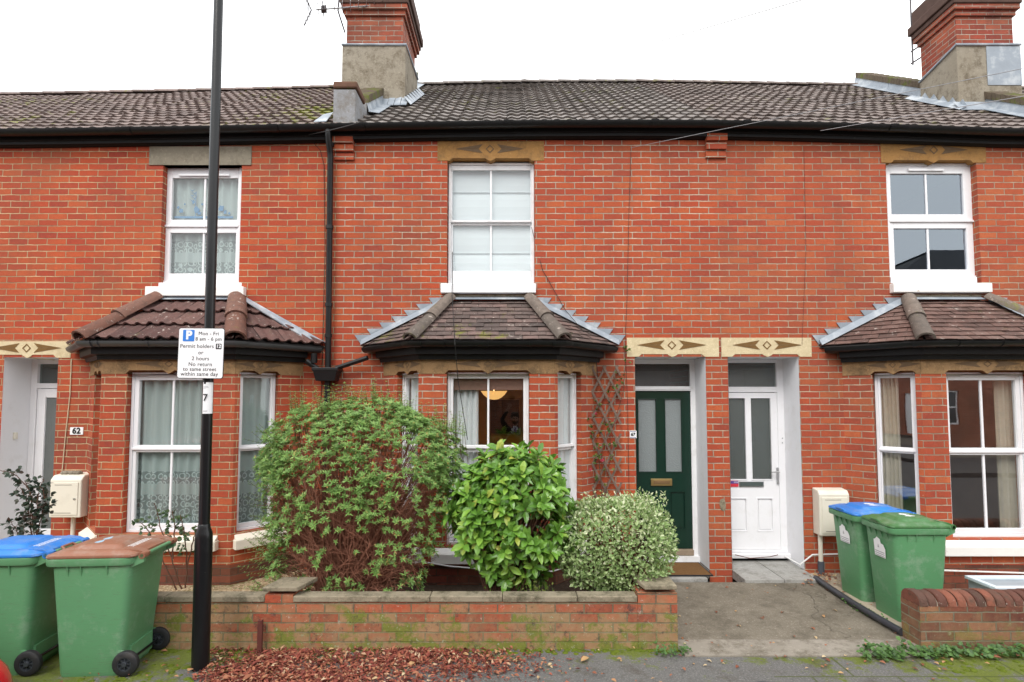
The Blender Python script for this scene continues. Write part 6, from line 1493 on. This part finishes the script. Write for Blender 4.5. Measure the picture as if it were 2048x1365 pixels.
# aerials
def aerial(label,p,d,L,nel,up,stub,mast):
    t=empty('tv_aerial',tuple(p),label,'aerial','television aerials on the chimneys')
    p=V(p); d=V(d).normalized(); u=V(up).normalized(); s=d.cross(u).normalized(); mb=MB(); mb.tube([p,p+d*L],.010,6); mb.build('boom',m_steel2,t,smooth=True)
    e=MB()
    for i in range(nel):
        c=p+d*(L*(.03+.9*i/(nel-1))); l=.15-.03*i/nel; e.tube([c-s*l,c+s*l],.0055,5)
    e.build('elements',m_steel2,t)
    r=MB()
    for k in (-1,1):
        c=p-d*.06; q=c+(u*k*.22)-d*.10
        r.tube([c,q],.008,5)
        for j in range(4): b=c.lerp(q,.3+.23*j); r.tube([b-s*.24,b+s*.24],.004,4)
    r.tube([p+d*.10-s*.16,p+d*.10+s*.16],.008,5); r.obox(p+d*.07-s*.04-u*.03,d*.07,s*.08,u*.06); r.build('reflector',m_aerdark,t)
    m=MB(); m.tube(mast,.012,6); m.build('mast',m_aerdark,t); return t
m_steel2=plain('aerial_alloy',(.42,.43,.44),.4,.5,.8); m_aerdark=plain('aerial_dark',(.04,.03,.035),.5)
c=W(632,20,1.0); aerial('large yagi aerial fixed to the left chimney',c,W(768,10,1.25)-c,1.0,9,(0,0,1),0,[W(690,66,1.24),W(676,22,1.1),W(678,0,1.1),W(682,-40,1.1)])
c=W(1832,-40,2.3); aerial('thin aerial mast beside the right chimney, mostly above the frame',c,(.3,-1,0),.8,7,(0,0,1),0,[W(1826,130,2.0),W(1819,-40,2.0),W(1818,-60,2.0)])
mb=MB(); mb.tube([W(1822,104,2.02),W(1846,88,2.0)],.012,6); mb.tube([W(1822,128,2.02),W(1847,112,2.0)],.012,6); tag(mb.build('mast_bracket',m_aerdark),'dark steel brackets holding the mast to the right chimney','bracket')

# ------------------------------------------------------------------ a parked red car reaching in at the left
def car(label,paint,loc,rz,group=None):
    t=empty('parked_car',(0,0,0),label,'car',group); n=15
    # stations: x, half width, sill z, belt z
    st=[(-2.0,.60,.35,.62),(-1.93,.74,.24,.78),(-1.6,.83,.20,.90),(-1.0,.86,.19,.93),(0,.87,.19,.93),(.75,.86,.19,.90),(1.3,.83,.20,.82),(1.75,.76,.22,.70),(1.95,.60,.30,.58)]
    mb=MB(); rings=[]
    for (x,w_,z0,z1) in st:
        h=z1-z0; rings.append([(x,s*w_*a,z0+h*b) for s,a,b in ((-1,.80,0),(-1,.97,.12),(-1,1,.45),(-1,.97,.80),(-1,.88,1.0),(-1,.4,1.03),(1,.4,1.03),(1,.88,1.0),(1,.97,.80),(1,1,.45),(1,.97,.12),(1,.80,0))])
    mb.loft(rings); b=mb.build('body',paint,t,smooth=True); sb=b.modifiers.new('sub','SUBSURF'); sb.levels=1; sb.render_levels=2
    mb=MB(); rr_=[]
    for (x,w_,z) in ((-1.85,.62,.88),(-1.45,.60,1.32),(-1.0,.60,1.42),(-.2,.60,1.44),(.25,.60,1.36),(1.0,.66,.92)): rr_.append((x,w_,z))
    cab=[]
    for (x,w_,z) in rr_: cab.append([(x,-w_*1.18,.88),(x,-w_,z),(x,w_,z),(x,w_*1.18,.88)])
    mb.loft(cab); g=mb.build('glasshouse',plain('car_glass',(.015,.018,.02),.06,.6),t,smooth=True)
    mb=MB(); mb.loft([[(x,-.61,z+.012),(x,.61,z+.012),(x,.61,z-.02),(x,-.61,z-.02)] for x,_,z in rr_[1:5]]); mb.build('roof',paint,t,bevel=.01)
    for sx in (-1.25,1.25):
        for sy in (-1,1):
            w_=MB(); w_.lathe([(.17,-.09),(.28,-.10),(.31,-.07),(.31,.07),(.28,.10),(.17,.09)],(sx,sy*.76,.31),(0,1,0),24); wh=w_.build('wheel',m_rubber,t,smooth=True); h_=MB(); h_.lathe([(0,-.085),(.17,-.085),(.17,.085),(0,.085)],(sx,sy*.76,.31),(0,1,0),16); h_.build('rim',m_steel,wh)
    for sy in (-1,1):
        l=MB(); l.loft([rr(0,0,.12,.22,.03,0)]*0 or [[(-1.95+.10*k,sy*.66-.06,.62+.10*k),(-1.95+.10*k,sy*.66+.06,.62+.1*k),(-1.90+.06*k,sy*.70+.06,.82),(-1.90+.06*k,sy*.70-.06,.82)] for k in (-.1,1)]); l.build('tail_light',plain('tail_red',(.5,.01,.01),.15),t)
    t.location=loc; t.rotation_euler=(0,0,rz); return t
m_red=plain('red_car_paint',(.42,.012,.018),.18,.6,var=.02); m_silver=plain('silver_car_paint',(.45,.48,.5),.25,.6,.5,var=.02)
car('red car parked at the left, only its corner in view',m_red,(-4.70,-3.80,-.13),R(0))
car('silver car parked across the street, seen only in reflections',m_silver,(7.4,-9.9,-.112),R(5))

# ------------------------------------------------------------------ across the street: what the panes mirror
def opposite(x0,x1,label,zt,hip=0):
    h=empty('facing_house',((x0+x1)/2,-17,0),label,'house','houses across the street')
    mb=MB(); holes=[]; w_=x1-x0
    ws=[(.9,1.9,.9,2.3),(.9,1.9,3.3,4.6),(w_-2.0,w_-1.0,3.3,4.6),(w_-1.9,w_-1.05,.1,2.2)]
    wall_holes(mb,(x0,-17,0),(1,0,0),(0,-1,0),w_,zt,[(*q,.1) for q in ws])
    for a in (x0,x1): mb.quad((a,-17,0),(a,-25,0),(a,-25,zt),(a,-17,zt))
    mb.build('wall',m_bon,h)
    for k,q in enumerate(ws):
        f=MB(); fr=(V((x0,-17.07,0)),V((1,0,0)),V((0,-1,0)))
        if k<3:
            for (a,b,c,d_) in ((q[0],q[0]+.07,q[2],q[3]),(q[1]-.07,q[1],q[2],q[3]),(q[0]+.07,q[1]-.07,q[2],q[2]+.07),(q[0]+.07,q[1]-.07,q[3]-.07,q[3]),(q[0]+.07,q[1]-.07,(q[2]+q[3])/2-.03,(q[2]+q[3])/2+.03)): LB(f,fr,a,b,c,d_,0,.06)
            wo_=f.build('window',m_white,h); p=MB(); p.quad((x0+q[0],-17.1,q[2]),(x0+q[0],-17.1,q[3]),(x0+q[1],-17.1,q[3]),(x0+q[1],-17.1,q[2])); p.build('pane',plain('dim_pane',(.05,.055,.06),.08),wo_)
        else: LB(f,fr,q[0],q[1],q[2],q[3],0,.05); f.build('door',m_white,h)
    r=MB(); r.quad((x0-.1,-16.75,zt-.05),(x1+.1,-16.75,zt-.05),(x1+.1,-21,zt+2.4),(x0-.1+hip,-21,zt+2.4)); r.quad((x0-.1+hip,-21,zt+2.4),(x1+.1,-21,zt+2.4),(x1+.1,-25,zt),(x0-.1,-25,zt)); r.prism([(x0,-17,zt),(x0+hip,-21,zt+2.35),(x0,-25,zt)],(.01,0,0)); r.prism([(x1,-17,zt),(x1,-21,zt+2.35),(x1,-25,zt)],(-.01,0,0)); r.build('roof',m_dark,h)
for k,(a,b) in enumerate(((-34,-17.2),(-17.18,-.4),(-.38,16.4),(16.42,34))): opposite(a,b,'%s of the four brick houses across the street, behind the camera'%('first','second','third','fourth')[k],(5.0,5.0,5.0,7.1)[k],(0,0,0,5.0)[k])
def back_tree(x,y,h,seed,label):
    r=random.Random(seed); t=empty('tree',(x,y,0),label,'tree'); tk=MB(); tk.tube([(x,y,0),(x+.1,y,h*.35),(x,y+.1,h*.7)],[.16,.11,.04],8)
    l=MB()
    for k in range(1500):
        p,n=superpt(r,(x,y,h*.62),(h*.28,h*.28,h*.38),2.2,r.uniform(.5,1)); p=V((x,y,h*.62))+(p-V((x,y,h*.62)))*lump(p,1.6,.12); leafpoly(l,p,rv(r),rv(r),.24,.14,.1,0)
    for k in range(8): p,n=superpt(r,(x,y,h*.62),(h*.26,h*.26,h*.34),2,.8); tk.tube([(x,y,h*.3),tuple(p)],[.06,.015],5)
    tk.build('trunk',m_stem,t); l.build('crown',leaf_mat('tree_leaves',[(0,(.03,.06,.02)),(1,(.08,.13,.03))],.5,.3),t)
back_tree(-2.2,-14.2,4.6,3,'bushy tree in front of the houses across the street')
# ------------------------------------------------------------------ the photographer, mirrored in the bay window
def photographer():
    ox,oy,gz=.07,-6.78,-.115
    J={'pel':(0,0,.95),'wai':(0,.01,1.10),'che':(0,.0,1.30),'nek0':(0,-.01,1.44),'nek':(0,.005,1.53),'hd0':(0,.02,1.60),'hd1':(0,.02,1.68),'hd2':(0,.01,1.76),
       'shl':(-.17,-.01,1.42),'ell':(-.30,.10,1.62),'wrl':(-.16,.24,1.86),'hal':(-.13,.27,1.945),
       'shr':(.17,-.01,1.42),'elr':(.27,.05,1.14),'wrr':(.26,.20,.93),'har':(.25,.235,.86),
       'hpl':(-.09,0,.92),'knl':(-.11,.02,.50),'anl':(-.12,-.02,.09),'tol':(-.14,.13,.035),
       'hpr':(.09,0,.92),'knr':(.11,.02,.50),'anr':(.12,-.02,.09),'tor':(.14,.13,.035)}
    Rr={'pel':.15,'wai':.14,'che':.155,'nek0':.09,'nek':.055,'hd0':.072,'hd1':.086,'hd2':.062,'shl':.075,'ell':.05,'wrl':.034,'hal':.036,'shr':.075,'elr':.05,'wrr':.034,'har':.036,'hpl':.10,'knl':.065,'anl':.045,'tol':.04,'hpr':.10,'knr':.065,'anr':.045,'tor':.04}
    E=[('pel','wai'),('wai','che'),('che','nek0'),('nek0','nek'),('nek','hd0'),('hd0','hd1'),('hd1','hd2'),('che','shl'),('shl','ell'),('ell','wrl'),('wrl','hal'),('che','shr'),('shr','elr'),('elr','wrr'),('wrr','har'),('pel','hpl'),('hpl','knl'),('knl','anl'),('anl','tol'),('pel','hpr'),('hpr','knr'),('knr','anr'),('anr','tor')]
    for s,h in (('l','hal'),('r','har')):
        hx,hy,hz=J[h]; up=(0,.35,.93) if s=='l' else (0,.45,-.9)
        for f,(dx,L) in enumerate(((-.03,.075),(-.01,.085),(.011,.08),(.03,.062))):
            a='f%s%da'%(s,f); b='f%s%db'%(s,f); J[a]=(hx+dx,hy+up[1]*L*.55,hz+up[2]*L*.55); J[b]=(hx+dx*1.1,hy+up[1]*L*.6+.03,hz+up[2]*L*.9); Rr[a]=.0095; Rr[b]=.008; E+= [(h,a),(a,b)]
        t1,t2='t%sa'%s,'t%sb'%s; q=1 if s=='l' else -1; J[t1]=(hx+q*.045,hy+.02,hz+up[2]*.005); J[t2]=(hx+q*.06,hy+.045,hz+up[2]*.035); Rr[t1]=.012; Rr[t2]=.009; E+=[(h,t1),(t1,t2)]
    names=list(J); idx={n:i for i,n in enumerate(names)}
    me=bpy.data.meshes.new('person'); me.from_pydata([J[n] for n in names],[(idx[a],idx[b]) for a,b in E],[]); ob=bpy.data.objects.new('tmp_person',me); COL.objects.link(ob)
    sk=ob.modifiers.new('skin','SKIN'); sk.use_smooth_shade=True
    for n,i in idx.items(): me.skin_vertices[0].data[i].radius=(Rr[n],Rr[n]*(.72 if n in('che','wai','nek0') else 1)); me.skin_vertices[0].data[i].use_root=(n=='pel')
    sb=ob.modifiers.new('sub','SUBSURF'); sb.levels=2; sb.render_levels=2
    dg=bpy.context.evaluated_depsgraph_get(); m2=bpy.data.meshes.new_from_object(ob.evaluated_get(dg)); bpy.data.objects.remove(ob)
    suit=plain('dark_suit_cloth',(.018,.02,.026),.85,.2); skin=plain('skin',(.50,.29,.21),.55,.4); shirt=plain('white_shirt',(.75,.75,.78),.8,.2); shoe=plain('shoe_leather',(.02,.015,.012),.4)
    m2.materials.clear()
    for m in (suit,skin,shirt,shoe): m2.materials.append(m)
    for p in m2.polygons:
        c=p.center; k=0
        if c.z>1.50 and abs(c.x)<.105: k=1
        elif c.x<-.09 and c.z>1.83: k=1
        elif c.x>.2 and c.z<.90 and c.y>.12: k=1
        elif c.y>.05 and abs(c.x)<.035+max(0,(c.z-1.12))*.16 and 1.12<c.z<1.5: k=2
        elif c.z<.085: k=3
        p.material_index=k; p.use_smooth=True
    body=bpy.data.objects.new('person',m2); COL.objects.link(body); body.location=(ox,oy,gz)
    tag(body,'man in dark suit and tie holding a camera overhead, mirrored in the bay window','person')
    def part(mb,name,mat):
        o=mb.build(name,mat,smooth=True); o.parent=body; o.matrix_parent_inverse=Matrix(); return o
    h=MB(); h.loft([[(math.cos(a)*rx,.012+ry*math.sin(a)-dy,z) for a in [2*math.pi*k/14 for k in range(14)]] for z,rx,ry,dy in ((1.62,.082,.06,.045),(1.68,.096,.088,.028),(1.74,.095,.097,.012),(1.79,.075,.08,.0),(1.815,.03,.035,.0))]); part(h,'hair',plain('brown_hair',(.05,.03,.02),.7))
    b_=MB(); b_.loft([[(math.cos(a)*rx,.02+abs(math.sin(a))*ry,z) for a in [math.pi*k/8 for k in range(9)]]+[(math.cos(a)*rx*.9,.02+abs(math.sin(a))*ry*.8,z) for a in [math.pi*k/8 for k in range(8,-1,-1)]] for z,rx,ry in ((1.545,.045,.075),(1.575,.07,.088),(1.61,.080,.080))]); part(b_,'beard',plain('brown_beard',(.09,.05,.03),.8))
    n=MB(); n.loft([[(-.008,.095,1.665),(.008,.095,1.665),(.006,.09,1.67),(-.006,.09,1.67)],[(-.018,.10,1.63),(.018,.10,1.63),(.012,.125,1.635),(-.012,.125,1.635)]]); part(n,'nose',skin)
    for s in (-1,1):
        e=MB(); e.lathe([(.0,-.004),(.011,-.003),(.011,.002),(.0,.006)],(s*.032,.092,1.675),(0,1,0),10); part(e,'eye',m_black_ink)
        e=MB(); e.lathe([(.012,-.01),(.028,-.008),(.030,.006),(.012,.01)],(s*.093,.01,1.655),(s,.3,0),10); part(e,'ear',skin)
    mo=MB(); mo.box(-.024,.024,.098,.104,1.596,1.603); part(mo,'mouth',plain('lip',(.3,.1,.09),.5))
    t=MB(); t.loft([[(-w_,y,z),(w_,y,z),(w_,y+.012,z),(-w_,y+.012,z)] for w_,y,z in ((.018,.085,1.47),(.026,.118,1.40),(.034,.13,1.26),(.036,.135,1.16),(.004,.135,1.11))]); part(t,'tie',plain('lilac_tie',(.22,.17,.32),.6,var=.5,vs=60))
    c=empty('handheld_camera',(0,-6.5,2.0),'black camera held up in the photographer\'s raised hand','camera')
    k=MB(); k.box(-.065,.065,-6.535,-6.475,1.965,2.06); k.box(-.025,.025,-6.53,-6.475,2.062,2.085); k.build('body',m_rubber,c,bevel=.01); k=MB(); k.lathe([(.036,0),(.036,.035),(.03,.04),(.0,.038)],(0,-6.475,2.015),(0,1,0),18); k.build('lens',m_black,c,smooth=True)
photographer()
